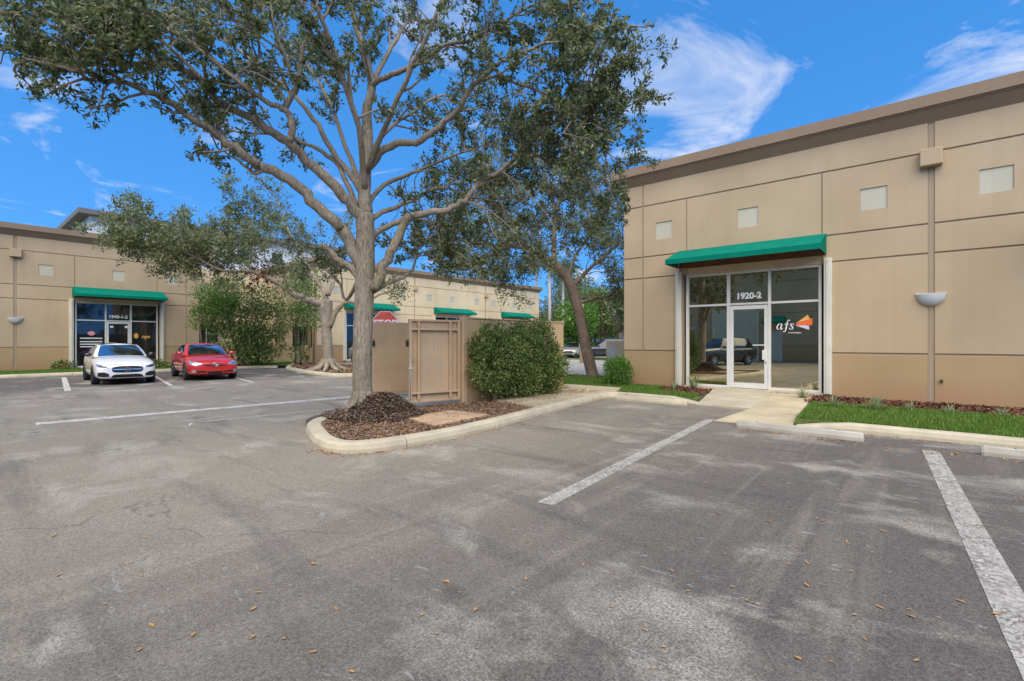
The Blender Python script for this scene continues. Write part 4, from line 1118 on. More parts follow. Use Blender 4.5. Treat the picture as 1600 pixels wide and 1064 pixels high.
def oak3():
    t = Tree(leaf=.13, per_twig=20, twig_len=(.3, .65), spread=.28)
    B = 19.4
    def P(lst, d0, d1):
        n = len(lst); return [T(x, y, B + d0 + (d1 - d0) * i / (n - 1)) for i, (x, y) in enumerate(lst)]
    Pt = smooth_path(P([(928, 594), (926, 586), (915, 540), (905, 490), (893, 450), (878, 425), (858, 408)], 0, -.4), 5); n = len(Pt)
    t.tube(Pt, [.25 + .16 * max(0, 1 - i / 5) ** 2 - .09 * i / n for i in range(n)], 14)
    for lst, d0, d1, r0, r1, st, ln in [
        ([(862, 411), (845, 400), (830, 392), (800, 385), (770, 383), (735, 380), (700, 372)], -.4, -1.5, .13, .03, .35, 1.7),
        ([(815, 388), (805, 365), (795, 345), (770, 325), (745, 310)], -.7, -.2, .06, .02, .3, 1.5),
        ([(800, 386), (770, 400), (740, 405), (712, 410)], -1.0, -1.8, .05, .015, .2, 1.3),
        ([(866, 412), (866, 370), (868, 340), (872, 320), (895, 305), (925, 295), (945, 288)], -.4, .8, .11, .03, .5, 1.4),
        ([(868, 342), (860, 300), (845, 270), (830, 240)], 0, .6, .07, .02, .3, 1.5),
        ([(870, 325), (880, 290), (890, 255), (900, 230)], .2, 1.0, .06, .02, .3, 1.4),
        ([(893, 452), (915, 425), (945, 400), (975, 372), (1000, 350)], 0, 1.5, .10, .02, .3, 1.7),
        ([(903, 475), (930, 466), (960, 462), (990, 455)], 0, 1.2, .08, .02, .35, 1.5),
        ([(885, 436), (900, 400), (920, 370), (940, 340)], 0, 2.5, .08, .02, .3, 1.5),
        ([(870, 418), (840, 415), (800, 420), (770, 425)], -.3, 2.0, .06, .02, .4, 1.2),
        ([(830, 392), (800, 350), (770, 290), (750, 250)], -.5, 2.0, .07, .02, .35, 1.7),
    ]:
        Pp, Rr = t.limb(P(lst, d0, d1), r0, r1, 8)
        t.spawn(Pp, Rr, st, .24, (ln * .5, ln), .15, 8, .04, 1.1)
    for k in range(110):
        px = random.uniform(690, 985); py = random.uniform(250, 465)
        if (abs(px - 885) < 60 and py > 400) or (px < 790 and py > 395): continue
        t.clump(T(px, py, B + random.uniform(-1.5, 2.5)), Vector((random.uniform(-1, 1), random.uniform(-1, 1), .1)), .014, random.uniform(.6, 1.3), .1, 7, .04, 1.0)
    c = T(926, 588, B); c.z = .1
    return t.build('oak_tree', c, 'brown leaning oak behind the sidewalk between enclosure and right shop', M['bark2'], M['oak_leaf2'], 'oaks in the car park')
oak3()

# --- hedges and shrubs
def bush(name, label, humps, n, leaf, leafm, stems=None, shell=.55, cat='shrub', asp=.42, group=None):
    """humps: (centre, radii) ellipsoids; leaves crowd towards the outside of each"""
    base = Vector(humps[0][0]); base.z = .1
    o = empty(name, base); tag(o, label, cat, group)
    vol = np.array([h[1][0] * h[1][1] * h[1][2] for h in humps]) ** .7; vol /= vol.sum()
    idx = rng.choice(len(humps), n, p=vol)
    c = np.array([h[0] for h in humps])[idx]; r = np.array([h[1] for h in humps])[idx]
    d = rvec(n); rad = np.clip(rng.beta(3.2, 1.1, n), .05, 1)[:, None]
    wob = (1 + .14 * np.sin(d[:, :1] * 7 + c[:, :1]) * np.cos(d[:, 1:2] * 6) + .10 * np.sin(d[:, 2:] * 13 + d[:, :1] * 9))
    p = c + np.sign(d) * np.abs(d) ** .75 * r * rad * wob
    p += rng.normal(size=(n, 3)) * .03
    k = p[:, 2] > .13; p, d = p[k], d[k]; n = len(p)
    dr = d * .7 + rvec(n) * .8 + np.array([[0, 0, .3]])
    Ls = leaf * rng.uniform(.7, 1.3, n)
    me = leaf_mesh('foliage', p - np.array(base)[None], rvec(n) + d * .5 + np.array([[0, 0, .4]]), dr, Ls, Ls * asp)
    f = link('foliage', me, leafm, o); f['kind'] = 'stuff'
    mb = MB()
    for (a, b, r0) in (stems or []):
        a, b = Vector(a) - base, Vector(b) - base
        mid = a.lerp(b, .5) + Vector(rvec(1)[0]) * .12
        mb.tube(smooth_path([a, mid, b], 4), [r0 * (1 - .6 * i / 8) for i in range(9)], 6)
    if stems: mb.build('stems', M['bark2'], o, True)
    return o
hum = []; st = []
for (cy, ry, hh) in ((8.78, .66, 1.92), (9.25, .6, 1.80), (10.35, .66, 1.96), (9.85, .5, 1.58), (10.85, .45, 1.45)):
    hum.append(((-7.98, cy, hh / 2 + .05), (.45, ry, hh / 2)))
    for k in range(15):
        a = random.uniform(0, 2 * math.pi); u = random.uniform(-.75, .98); c_ = math.sqrt(1 - u * u)
        r_ = random.uniform(.13, .26)
        hum.append(((-7.98 + .48 * c_ * abs(math.cos(a)) * random.choice((1, 1, 1, -1)), cy + ry * c_ * math.sin(a) * .95, max(.25, hh / 2 + .05 + hh / 2 * u * .96)), (r_, r_, r_ * 1.15)))
for i in range(16):
    y = random.uniform(8.4, 11.0)
    st.append(((-7.85, y, .1), (-7.85 + random.uniform(-.2, .2), y + random.uniform(-.2, .2), 1.5), .018))
bush('hedge', 'dense glossy green hedge against the tan enclosure wall', hum, 34000, .07, M['hedge_leaf'], st, cat='hedge')
hb = G(961, 603, .1)
bush('shrub', 'low clipped bright green shrub at the corner of the right shop', [((hb.x, hb.y + .1, .55), (.42, .38, .50)), ((hb.x - .05, hb.y + .3, .50), (.4, .4, .48))], 4500, .07, M['bright_leaf'], [((hb.x, hb.y, .1), (hb.x, hb.y, .8), .02)])
# shrubs in the recess
c1 = T(372, 572, 27.5); c1.z = .1
st = [((c1.x + random.uniform(-.5, .5), c1.y + random.uniform(-.5, .5), .1), (c1.x + random.uniform(-1.5, 1.5), c1.y + random.uniform(-1.5, 1.5), 3.4), .05) for _ in range(11)]
def hump(px, py, Y, rx, rz): p = T(px, py, Y); return ((p.x, p.y, p.z), (rx, rx, rz))
bush('tree_shrub', 'tall bushy dark green shrub behind the red car', [hump(385, 500, 27.5, 1.3, 1.3), hump(345, 492, 27, 1.0, 1.0), hump(415, 505, 27.8, 1.2, 1.1), hump(370, 530, 27.3, 1.3, .9), hump(395, 545, 27.5, 1.0, .7), hump(410, 470, 28, 1.0, .8), hump(425, 535, 28, .8, .8)], 11500, .15, M['hedge_leaf'], st, asp=.4)
bush('tree_shrub', 'feathery bright green shrub crown between the left shop and the tall dark shrub', [hump(330, 470, 27, .9, .9), hump(355, 455, 27, .9, .7), hump(318, 500, 26.8, .7, .6), hump(350, 480, 26.5, .8, .7)], 5200, .15, M['bright_leaf'], [((c1.x - .3, c1.y - 1.6, .1), (c1.x - .3, c1.y - 1.9, 3.5), .05)], asp=.28)
c2 = T(466, 566, 29.5); c2.z = .1
st = [((c2.x + random.uniform(-.3, .3), c2.y + random.uniform(-.3, .3), .1), (c2.x + random.uniform(-.9, .9), c2.y + random.uniform(-.9, .9), 4.0), .045) for _ in range(6)]
bush('tree_shrub', 'slender multi-stemmed green shrub beside the forked oak', [hump(470, 470, 29.5, 1.1, 1.3), hump(485, 495, 29.5, .9, 1.0), hump(455, 500, 29.5, .8, .9), hump(475, 440, 29.5, .9, .8), hump(468, 548, 29.3, .55, .6)], 4600, .15, M['bright_leaf'], st, asp=.36)
c3 = T(407, 566, 28.6)
bush('shrub', 'low dark green shrub beneath the tall bushy shrub by the lawn', [hump(408, 553, 28.6, .7, .6), hump(392, 556, 28.4, .7, .5)], 2200, .12, M['hedge_leaf'], [((c3.x, c3.y, .1), (c3.x, c3.y, 1.0), .02)])

# --- far trees and palms
def fartree(px, py, Y, rx, rz, n, leaf, leafm, label, name='tree'):
    c = T(px, py, Y); base = Vector((c.x, c.y, 0))
    o = empty(name, base); tag(o, label, 'tree', 'trees beyond the road')
    k = max(4, int(n / 900)); P, D = [], []
    for i in range(k):
        v = rvec(1)[0]; cc = np.array([v[0] * rx * .6, v[1] * rx * .6, c.z + v[2] * rz * .6]); m_ = n // k
        d = rvec(m_); rad = np.clip(rng.beta(3, 1.2, m_), .1, 1)[:, None]
        P.append(cc + d * np.array([[rx * .55, rx * .55, rz * .5]]) * rad); D.append(d + rvec(m_))
    P = np.concatenate(P); D = np.concatenate(D); kz = P[:, 2] > .2; P, D = P[kz], D[kz]
    Ls = leaf * rng.uniform(.7, 1.3, len(P))
    f = link('crown', leaf_mesh('crown', P, rvec(len(P)) + np.array([[0, 0, .6]]), D, Ls, Ls * .55), leafm, o); f['kind'] = 'stuff'
    mb = MB(); mb.tube([(0, 0, -.1), (.1, .05, c.z * .5), (0, .2, c.z)], [.22, .17, .08], 8)
    for i in range(6):
        a = i * 1.05; mb.tube([(.08, .05, c.z * .45), (math.cos(a) * rx * .35, math.sin(a) * rx * .35, c.z * .85), (math.cos(a) * rx * .7, math.sin(a) * rx * .7, c.z * 1.15)], [.10, .07, .02], 5)
    mb.build('trunk', M['bark2'], o, True)
fartree(893, 500, 47, 2.6, 3.0, 5200, .28, M['bright_leaf'], 'rounded bright green tree behind the silver car')
fartree(940, 495, 50, 3.6, 2.8, 6500, .28, M['hedge_leaf'], 'broad dark green tree behind the black car')
fartree(968, 480, 42, 2.2, 2.2, 3200, .25, M['oak_leaf2'], 'olive tree showing beside the edge of the right shop')
fartree(862, 490, 72, 5.0, 4.2, 6000, .34, M['oak_leaf2'], 'grey green wooded crown beyond the end of the cream shop row')
fartree(905, 470, 75, 6.0, 5.0, 6500, .36, M['oak_leaf2'], 'tall olive tree rising behind the palms')
fartree(990, 480, 80, 7.0, 5.5, 4000, .4, M['hedge_leaf'], 'dark tree far behind the right shop')
fartree(915, 520, 90, 9.0, 3.2, 7000, .4, M['hedge_leaf'], 'low spreading dark tree closing the view past the far parking')
fartree(820, 512, 95, 9.0, 4.0, 5000, .4, M['hedge_leaf'], 'far green tree behind the cream shop row')
def palm(px, py_top, Y, label, nfr=22, lean=.3):
    top = T(px, py_top, Y); base = Vector((top.x, top.y, 0)); h = top.z
    o = empty('palm_tree', base); tag(o, label, 'palm', 'palms beyond the road')
    MB().tube([(0, 0, -.1), (lean * .3, 0, h * .5), (0, 0, h)], [.24, .19, .15], 10).build('trunk', M['palm_bark'], o, True)
    for k in range(nfr):
        a = 2 * math.pi * k / nfr + random.uniform(-.2, .2); el = random.uniform(-1.0, 1.1); ln = random.uniform(2.4, 3.4)
        pts = [Vector((0, 0, h))]; d = Vector((math.cos(a) * math.cos(el), math.sin(a) * math.cos(el), math.sin(el)))
        for i in range(9):
            pts.append(pts[-1] + d * ln / 9); d = (d + Vector((0, 0, -.19))).normalized()
        vs, fs = [], []
        for i in range(1, 10):
            t = (pts[i] - pts[i - 1]).normalized(); s = t.cross(Vector((0, 0, 1))).normalized()
            for q in range(3):
                p = pts[i - 1].lerp(pts[i], q / 3); w = .55 * math.sin(math.pi * min(1, (i + q / 3) / 10.2)) + .08
                for sg_ in (-1, 1):
                    e = p + s * sg_ * w * .8 + t * w * .5 + Vector((0, 0, -w * .55)); b_ = t * .05; n = len(vs)
                    vs += [p - b_, p + b_, e]; fs.append((n, n + 1, n + 2))
        link('frond', mesh('frond', vs, fs), M['palm_leaf'], o)
palm(858, 405, 58, 'tall pale palm whose fronds hang past the end of the cream row')
palm(838, 402, 62, 'palm with drooping yellow green fronds above the cornice end of the cream row')
palm(879, 415, 60, 'grey trunked palm standing between the pale palm and the leaning oak')
palm(757, 425, 66, 'palm tuft peeping over the cornice of the cream shop row')

# --- grass, mulch, litter
def in_poly(pts, poly):
    x, y = pts[:, 0], pts[:, 1]; r = np.zeros(len(pts), bool); n = len(poly)
    for i in range(n):
        x0, y0 = poly[i]; x1, y1 = poly[(i + 1) % n]
        c = ((y0 > y) != (y1 > y)) & (x < (x1 - x0) * (y - y0) / (y1 - y0 + 1e-12) + x0); r ^= c
    return r
def scatter(poly, n):
    a = np.array(poly); lo, hi = a.min(0), a.max(0); out = []
    while sum(len(o) for o in out) < n:
        p = rng.uniform(lo, hi, (n, 2)); out.append(p[in_poly(p, poly)])
    return np.concatenate(out)[:n]
def grass(name, poly, n, z, label, h=.06, w=.008, mat='blade'):
    p = scatter(poly, n); pos = np.c_[p, np.full(n, z)]
    dr = rvec(n) * .55 + np.array([[0, 0, 1.0]]); L = h * rng.uniform(.5, 1.5, n)
    me = leaf_mesh(name, pos, rvec(n), dr, L, np.full(n, w) * rng.uniform(.7, 1.4, n))
    o = link(name, me, M[mat]); return tag(o, label, 'grass', kind='stuff')
grass('grass', ccw([(-1.82, 10.28), (7.0, 10.28), (7.0, 13.1), (-2.0, 13.1)]), 70000, .11, 'bright green turf of the strip behind the long kerb', .065, .010)
grass('grass', ccw([(-6.5, 12.3), (-4.45, 12.25), (-4.6, 13.2), (-6.0, 13.6), (-6.2, 14.7), (-7.6, 14.7), (-7.6, 16.8), (-11.5, 16.8), (-11.5, 13.5), (-7.05, 13.45)]), 42000, .11, 'turf round the corner of the right shop by the sidewalk', .06, .012)
grass('grass', ccw([(-33.0, -3), (-29.5, -3), (-29.5, 10.4), (-29.1, 12.0), (-30.9, 14.8), (-33, 16)]), 42000, .10, 'turf along the left shop row behind the parked cars', .07, .022)
def chips(name, poly, n, z, mat, label, size=.05, hfun=None, cat='mulch', lift=.02):
    p = scatter(poly, n); zz = np.full(n, z) + rng.uniform(0, lift, n)
    if hfun is not None: zz = zz + hfun(p)
    pos = np.c_[p, zz]; a = rng.uniform(0, 2 * math.pi, n)
    dr = np.c_[np.cos(a), np.sin(a), rng.normal(size=n) * .35]
    nr = rvec(n) * .6 + np.array([[0, 0, 1.]]); L = size * rng.uniform(.5, 1.7, n)
    me = leaf_mesh(name, pos, nr, dr, L, L * rng.uniform(.18, .5, n), .15)
    return tag(link(name, me, M[mat]), label, cat, kind='stuff')
ob = oak_o.location
mc = Vector((ob.x + .22, ob.y + .12))
def mound(p):
    d1 = ((p[:, 0] - mc.x) ** 2 + (p[:, 1] - mc.y) ** 2)
    d2 = ((p[:, 0] - mc.x - .35) ** 2 + (p[:, 1] - mc.y - .28) ** 2)
    return .34 * np.exp(-d1 / .22) + .20 * np.exp(-d2 / .12)
# the mound's own body
vs, fs = [], []; nr_, na = 14, 32
for i in range(nr_ + 1):
    for k in range(na):
        r = 1.25 * i / nr_; a = 2 * math.pi * k / na; q = np.array([[mc.x + r * math.cos(a), mc.y + r * math.sin(a)]])
        vs.append((q[0, 0], q[0, 1], .085 + float(mound(q)[0]) + (random.uniform(-.012, .012) if i < nr_ else -.02)))
for i in range(nr_):
    for k in range(na): fs.append((i * na + k, (i + 1) * na + k, (i + 1) * na + (k + 1) % na, i * na + (k + 1) % na))
mo = link('leaf_mound', mesh('leaf_mound', vs, fs, True), M['soil']); tag(mo, 'mound of dead leaves and roots heaped round the big oak trunk', 'mulch', kind='stuff')
bedpoly = ccw(inner + [(-6.85, 11.0), (-7.2, 8.3), (-8.0, 8.4), (-8.3, 7.9), (-8.5, 7.2)])
chips('bark_mulch', bedpoly, 24000, .10, 'litter', 'brown bark and leaf litter covering the oak island bed', .042, mound)
near = [(mc.x + 1.0 * math.cos(a), mc.y + .95 * math.sin(a)) for a in np.linspace(0, 2 * math.pi, 18)[:-1]]
chips('dead_leaf_heap', ccw(near), 11000, .10, 'litter2', 'heap of dark dead leaves against the foot of the big oak', .06, mound, lift=.06)
chips('bark_mulch', ccw([(-8.3, 8.3), (-7.1, 8.3), (-7.0, 12.2), (-8.35, 12.3)]), 2600, .12, 'litter', 'dry brown mulch under the hedge', .05)
chips('bark_mulch', ccw([(-2.15, 13.1), (6.0, 13.1), (6.0, 14.7), (-2.25, 14.7)]), 14000, .125, 'mulch_red', 'reddish bark mulch along the right shop wall', .07)
chips('bark_mulch', ccw([(-5.9, 13.3), (-4.48, 12.9), (-4.72, 14.7), (-6.2, 14.7)]), 2600, .118, 'mulch_red', 'reddish bark mulch below the left shopfront pane', .07)
chips('bark_mulch', ccw([(-3.19, 14.43), (-2.2, 14.53), (-2.2, 14.72), (-3.2, 14.72)]), 350, .10, 'mulch_red', 'narrow strip of red mulch below the lettered pane', .06)
chips('bark_mulch', ccw([(p[0], p[1] + .3) for p in isl2] + [(-19.1, 16.0), (-31, 16.0)]), 9000, .11, 'litter', 'brown mulch in the bed round the smaller forked oak', .12)
chips('bark_mulch', ccw([(-12.0, 16.2), (-8.2, 16.2), (-8.2, 17.3), (-12.0, 17.3)]), 2000, .11, 'mulch', 'dark mulch round the foot of the leaning oak', .09)
# leaf litter blown against the kerbs
def along(path, n, off):
    out = []
    for _ in range(n):
        i = random.randrange(len(path) - 1); a, b = Vector(path[i][:2]), Vector(path[i + 1][:2]); q = a.lerp(b, random.random()); t = (b - a).normalized()
        q += Vector((t.y, -t.x)) * abs(random.gauss(0, off)); out.append((q.x, q.y))
    return np.array(out)
def litter(name, pts, label, size=.05):
    n = len(pts); pos = np.c_[pts, np.full(n, .008)]; a = rng.uniform(0, 6.28, n)
    dr = np.c_[np.cos(a), np.sin(a), rng.normal(size=n) * .12]; L = size * rng.uniform(.5, 1.4, n)
    me = leaf_mesh(name, pos, rvec(n) * .25 + np.array([[0, 0, 1.]]), dr, L, L * .5, .2)
    tag(link(name, me, M['fallen']), label, 'leaf litter', kind='stuff')
litter('leaf_litter', along([(p[0], p[1]) for p in isl[26:64]], 330, .09), 'orange leaf litter gathered along the foot of the island kerb', .045)
litter('leaf_litter', along([(-2.5, 9.15), (-.7, 9.1), (2.0, 9.0)], 170, .14), 'orange leaf litter gathered along the grey wheel stops', .05)
litter('leaf_litter', along([(-1.2, 9.97), (3.5, 9.97)], 150, .09), 'orange leaf litter gathered along the long lawn kerb', .05)
# single fallen leaves on the asphalt
lv = [(-.5, 0, .004), (-.15, .24, .03), (.3, .2, .05), (.62, 0, .09), (.3, -.2, .03), (-.15, -.24, .06), (0, 0, .0), (.3, 0, .015)]
lme = mesh('fallen_leaf', [(a * .042, b * .042, c * .08) for a, b, c in lv], [(0, 6, 1), (1, 6, 7, 2), (2, 7, 3), (3, 7, 4), (4, 7, 6, 5), (5, 6, 0)])
lme.materials.append(M['fallen'])
lpx = [(220, 900), (164, 944), (218, 1016), (549, 1050), (489, 881), (491, 882), (396, 952), (237, 978), (697, 909), (700, 910), (718, 926), (743, 953), (682, 990), (660, 961), (525, 952), (488, 1020), (1075, 924), (1008, 985), (1261, 915), (1420, 953), (1425, 964), (1432, 1033), (1297, 1034), (1556, 960), (1502, 940), (1467, 966), (1184, 945), (1167, 938), (1144, 917), (911, 883), (1021, 1047), (1038, 1012), (822, 905), (1352, 1000), (1245, 855), (1277, 850), (940, 844), (1289, 812), (1380, 748), (1380, 830), (1065, 840), (1123, 802), (1235, 791), (1050, 892)]
for i in range(46): lpx.append((random.uniform(820, 1600), 690 + abs(random.gauss(0, 1)) * 150))
for i in range(8): lpx.append((random.uniform(60, 780), random.uniform(740, 1060)))
for (px, py) in lpx:
    if py > 1060: continue
    p = G(px, py)
    if p.y > 9.0 and p.x > -3: continue
    o = bpy.data.objects.new('fallen_leaf', lme); col.objects.link(o)
    sc_ = random.uniform(.5, 1.2)
    o.location = (p.x, p.y, .006); o.rotation_euler = (random.uniform(-.12, .12), random.uniform(-.12, .12), random.uniform(0, 6.28)); o.scale = (sc_, sc_ * random.uniform(.6, 1), sc_)
    tag(o, 'single dry orange leaf lying on the grey asphalt', 'leaf', 'fallen leaves on the asphalt')
# arching striped grass clumps along the shop wall
def tuft(px, py, label, n=46, h=.36, z=.12, Yoff=0):
    p = G(px, py, z)
    vs, fs = [], []
    for k in range(n):
        a = random.uniform(0, 6.28); el = random.uniform(.55, 1.45); d = Vector((math.cos(a) * math.cos(el), math.sin(a) * math.cos(el), math.sin(el)))
        q = Vector((random.gauss(0, .03), random.gauss(0, .03), 0)); s = d.cross(Vector((0, 0, 1))).normalized(); ln = h * random.uniform(.7, 1.35); b = len(vs)
        for i in range(5):
            w = .012 * (1 - i / 4.2); vs += [q - s * w, q + s * w]; q = q + d * ln / 4; d = (d + Vector((0, 0, -.30))).normalized()
        for i in range(4): fs.append((b + 2 * i, b + 2 * i + 1, b + 2 * i + 3, b + 2 * i + 2))
    o = empty('grass_clump', (p.x, p.y, z)); tag(o, label, 'plant', 'striped grass clumps along the shop wall')
    link('blades', mesh('blades', vs, fs), M['tuft'], o)
tuft(1053, 608, 'striped grass clump in front of the left shutter track', 50, .30)
tuft(1083, 606, 'tallest striped grass clump below the left shopfront pane', 60, .42)
tuft(1254, 622, 'striped grass clump below the lettered shopfront pane', 46, .38)
tuft(1304, 636, 'striped grass clump at the foot of the right shutter track', 50, .32)
tuft(1366, 640, 'broad pale grass clump on the mulch between track and wall joint', 70, .38)
tuft(1424, 642, 'small striped grass clump just before the wall joint', 40, .24)
tuft(1485, 646, 'striped grass clump below the little rust mark on the wall', 44, .24)
tuft(1565, 651, 'sparse green grass clump last along the shop wall', 40, .22)
for i, (px, py, lb) in enumerate(((12, 577, 'first low fern clump by the wall lamp of the left shop'), (40, 577, 'broad fern clump under the plain wall of the left shop'), (66, 577, 'small fern clump beside the left shop awning'), (100, 577, 'fern clump at the shutter track of the left shop'), (246, 575, 'fern clump between the white car and the red car'))):
    p = G(px, py, .1); hu = [((p.x, p.y, .28), (.4, .45, .22))]
    bush('fern_clump', lb, hu, 420, .14, M['hedge_leaf'], cat='plant', group='fern clumps along the left shop')

# ------------------------------------------------------------------ cars
def cr_interp(P, u):
    i = min(max(int(math.floor(u)), 0), len(P) - 2); t = u - i
    p0, p1, p2, p3 = P[max(i - 1, 0)], P[i], P[i + 1], P[min(i + 2, len(P) - 1)]
    return .5 * ((2 * p1) + (p2 - p0) * t + (2 * p0 - 5 * p1 + 4 * p2 - p3) * t * t + (3 * p1 - p0 - 3 * p2 + p3) * t ** 3)
def car(loc, rz, paint, label, style, group=None, roofm=None, rim='rim', detail=True):
    S = dict(style)
    root = empty('parked_car', loc, rz); tag(root, label, 'car', group)
    # body cage: stations from nose to tail: x, half width, bottom, shoulder, top
    st = S['st']; rows = []
    for (x, w, zb, zs_, zt) in st:
        rows.append([(x, 0, zb), (x, .78 * w, zb), (x, .95 * w, zb + .05), (x, w, zb + .45 * (zs_ - zb)), (x, .985 * w, zs_ - .10), (x, .93 * w, zs_), (x, .62 * w, zt - .008), (x, 0, zt)])
    n = len(rows[0]); full = []
    for r in rows: full.append(r + [(p[0], -p[1], p[2]) for p in r[-2:0:-1]])
    k = len(full[0]); vs = [p for r in full for p in r]; fs = []
    for i in range(len(full) - 1):
        for j in range(k): fs.append((i * k + j, i * k + (j + 1) % k, (i + 1) * k + (j + 1) % k, (i + 1) * k + j))
    fs.append(tuple(range(k - 1, -1, -1))); fs.append(tuple((len(full) - 1) * k + j for j in range(k)))
    me = mesh('body', vs, fs, True)
    bm = bmesh.new(); bm.from_mesh(me); bmesh.ops.recalc_face_normals(bm, faces=bm.faces); bm.to_mesh(me); bm.free()
    tmp = bpy.data.objects.new('tmp', me); col.objects.link(tmp)
    ss = tmp.modifiers.new('s', 'SUBSURF'); ss.levels = 2 if detail else 2; ss.render_levels = 2
    wr, wx = S['wr'], S['wx']
    cut = MB()
    hw = max(s_[1] for s_ in st)
    for x in wx:
        for sy in (-1, 1):
            ring = [(x + (wr + .055) * math.cos(a), sy * (hw - .26), wr + (wr + .055) * math.sin(a)) for a in np.linspace(0, 2 * math.pi, 25)[:-1]]
            ring2 = [(p[0], sy * (hw + .3), p[2]) for p in ring]
            cut.add(ring + ring2, [tuple(range(23, -1, -1)), tuple(range(24, 48))] + [(i, (i + 1) % 24, 24 + (i + 1) % 24, 24 + i) for i in range(24)])
    cme = mesh('cut', cut.v, cut.f); bm = bmesh.new(); bm.from_mesh(cme); bmesh.ops.recalc_face_normals(bm, faces=bm.faces); bm.to_mesh(cme); bm.free()
    cob = bpy.data.objects.new('cut', cme); col.objects.link(cob)
    dg = bpy.context.evaluated_depsgraph_get()
    smooth_me = bpy.data.meshes.new_from_object(tmp.evaluated_get(dg))
    bv = BVHTree.FromPolygons([v.co.copy() for v in smooth_me.vertices], [tuple(p.vertices) for p in smooth_me.polygons])
    bo = tmp.modifiers.new('b', 'BOOLEAN'); bo.operation = 'DIFFERENCE'; bo.object = cob; bo.solver = 'EXACT'
    dg = bpy.context.evaluated_depsgraph_get(); dg.update()
    bme = bpy.data.meshes.new_from_object(tmp.evaluated_get(dg)); bme.name = 'body'
    bpy.data.objects.remove(tmp); bpy.data.objects.remove(cob)
    bme.materials.clear()
    body = link('body', bme, paint, root)
    # dark wheel wells and underbody
    for x in wx: MB().box(x - wr - .03, x + wr + .03, -hw + .27, hw - .27, .16, wr * 2 + .02).build('wheel_well', M['black'], body)
    # greenhouse
    low = [Vector((p[0], p[1], S['zb'][i])) for i, p in enumerate(S['low'])]; upp = [Vector((p[0], p[1], S['zu'][i])) for i, p in enumerate(S['up'])]
    U = len(low) - 1
    def surf(u, v, out=0.0, sgn=1):
        a, b = cr_interp(low, u), cr_interp(upp, u); p = a.lerp(b, v)
        t1 = (cr_interp(low, min(u + .05, U)) - cr_interp(low, max(u - .05, 0))); nrm = t1.cross(b - a); nrm = nrm.normalized() if nrm.length > 1e-9 else Vector((0, 0, 1))
        if nrm.dot(Vector((p.x + .2, p.y, 0))) < 0: nrm = -nrm
        p = p + nrm * (math.sin(math.pi * v) * .035 + out)
        return Vector((p.x, p.y * sgn, p.z))
    NU, NV = 36, 6
    vs, fs = [], []
    for sgn in (1, -1):
        b0 = len(vs)
        for i in range(NU + 1):
            for j in range(NV + 1): vs.append(surf(U * i / NU, j / NV, 0, sgn))
            tp = cr_interp(upp, U * i / NU); 
            for q in (.5, 0): vs.append(Vector((tp.x * .92 - .03 + (0) , tp.y * q * sgn, tp.z + .035 * (1 - q * q))))
        w = NV + 3
        for i in range(NU):
            for j in range(NV + 2):
                f = (b0 + i * w + j, b0 + (i + 1) * w + j, b0 + (i + 1) * w + j + 1, b0 + i * w + j + 1); fs.append(f if sgn > 0 else f[::-1])
    link('cabin', mesh('cabin', vs, fs, True), paint if roofm is None else paint, root)
    if roofm is not None:
        vs, fs = [], []
        for i in range(NU + 1):
            tp = cr_interp(upp, U * i / NU)
            for q in (.98, .5, 0, -.5, -.98): vs.append((tp.x * .94 - .03, tp.y * q, tp.z + .035 * (1 - q * q) + .008))
        for i in range(NU):
            for j in range(4): fs.append((i * 5 + j, (i + 1) * 5 + j, (i + 1) * 5 + j + 1, i * 5 + j + 1))
        link('roof_panel', mesh('roof_panel', vs, fs, True), roofm, root)
    def patch(name, u0, u1, v0, v1, sgn, both=False, nu=10, mat=None):
        vs, fs = [], []; us = []
        if both: us = [(u1 - (u1 - u0) * i / nu, -1) for i in range(nu + 1)] + [(u0 + (u1 - u0) * i / nu, 1) for i in range(1, nu + 1)]
        else: us = [(u0 + (u1 - u0) * i / nu, sgn) for i in range(nu + 1)]
        for (u, s_) in us:
            for j in range(7): vs.append(surf(u, v0 + (v1 - v0) * j / 6, .008, s_))
        for i in range(len(us) - 1):
            for j in range(6): fs.append((i * 7 + j, (i + 1) * 7 + j, (i + 1) * 7 + j + 1, i * 7 + j + 1))
        return link(name, mesh(name, vs, fs, True), mat or S.get('glass_mat') or M['car_glass'], root)
    g = S['glass']
    patch('windscreen', g['front'][0], g['front'][1], .03, .93, 1, True)
    patch('rear_window', g['rear'][0], g['rear'][1], .08, .92, 1, True) if g['rear'][0] < g['rear'][1] else None
    for s_ in (1, -1):
        for (a, b) in g['side']: patch('side_window', a, b, .08, .90, s_)
    # pieces laid on the body: a grid in the view plane dropped onto the skin
    def drop(name, top, bot, mat, axis='x', sgn=1, off=.006, nu=12, nv=4, parent=None):
        vs, fs = [], []
        for i in range(nu + 1):
            t = i / nu * (len(top) - 1)
            a = cr_interp([Vector((*p, 0)) for p in top], t); b = cr_interp([Vector((*p, 0)) for p in bot], t)
            for j in range(nv + 1):
                q = a.lerp(b, j / nv)
                if axis == 'x': o_, d_ = Vector((sgn * 5, q.x, q.y)), Vector((-sgn, 0, 0))
                else: o_, d_ = Vector((q.x, sgn * 5, q.y)), Vector((0, -sgn, 0))
                h = bv.ray_cast(o_, d_)
                if h[0] is None:
                    h = bv.find_nearest(Vector((sgn * 2.2, q.x, q.y)) if axis == 'x' else Vector((q.x, sgn * 1, q.y)))
                vs.append(h[0] + (h[1] if h[1].dot(-d_) > 0 else -h[1]) * off)
        for i in range(nu):
            for j in range(nv): fs.append((i * (nv + 1) + j, (i + 1) * (nv + 1) + j, (i + 1) * (nv + 1) + j + 1, i * (nv + 1) + j + 1))
        return link(name, mesh(name, vs, fs, True), mat, parent or root)
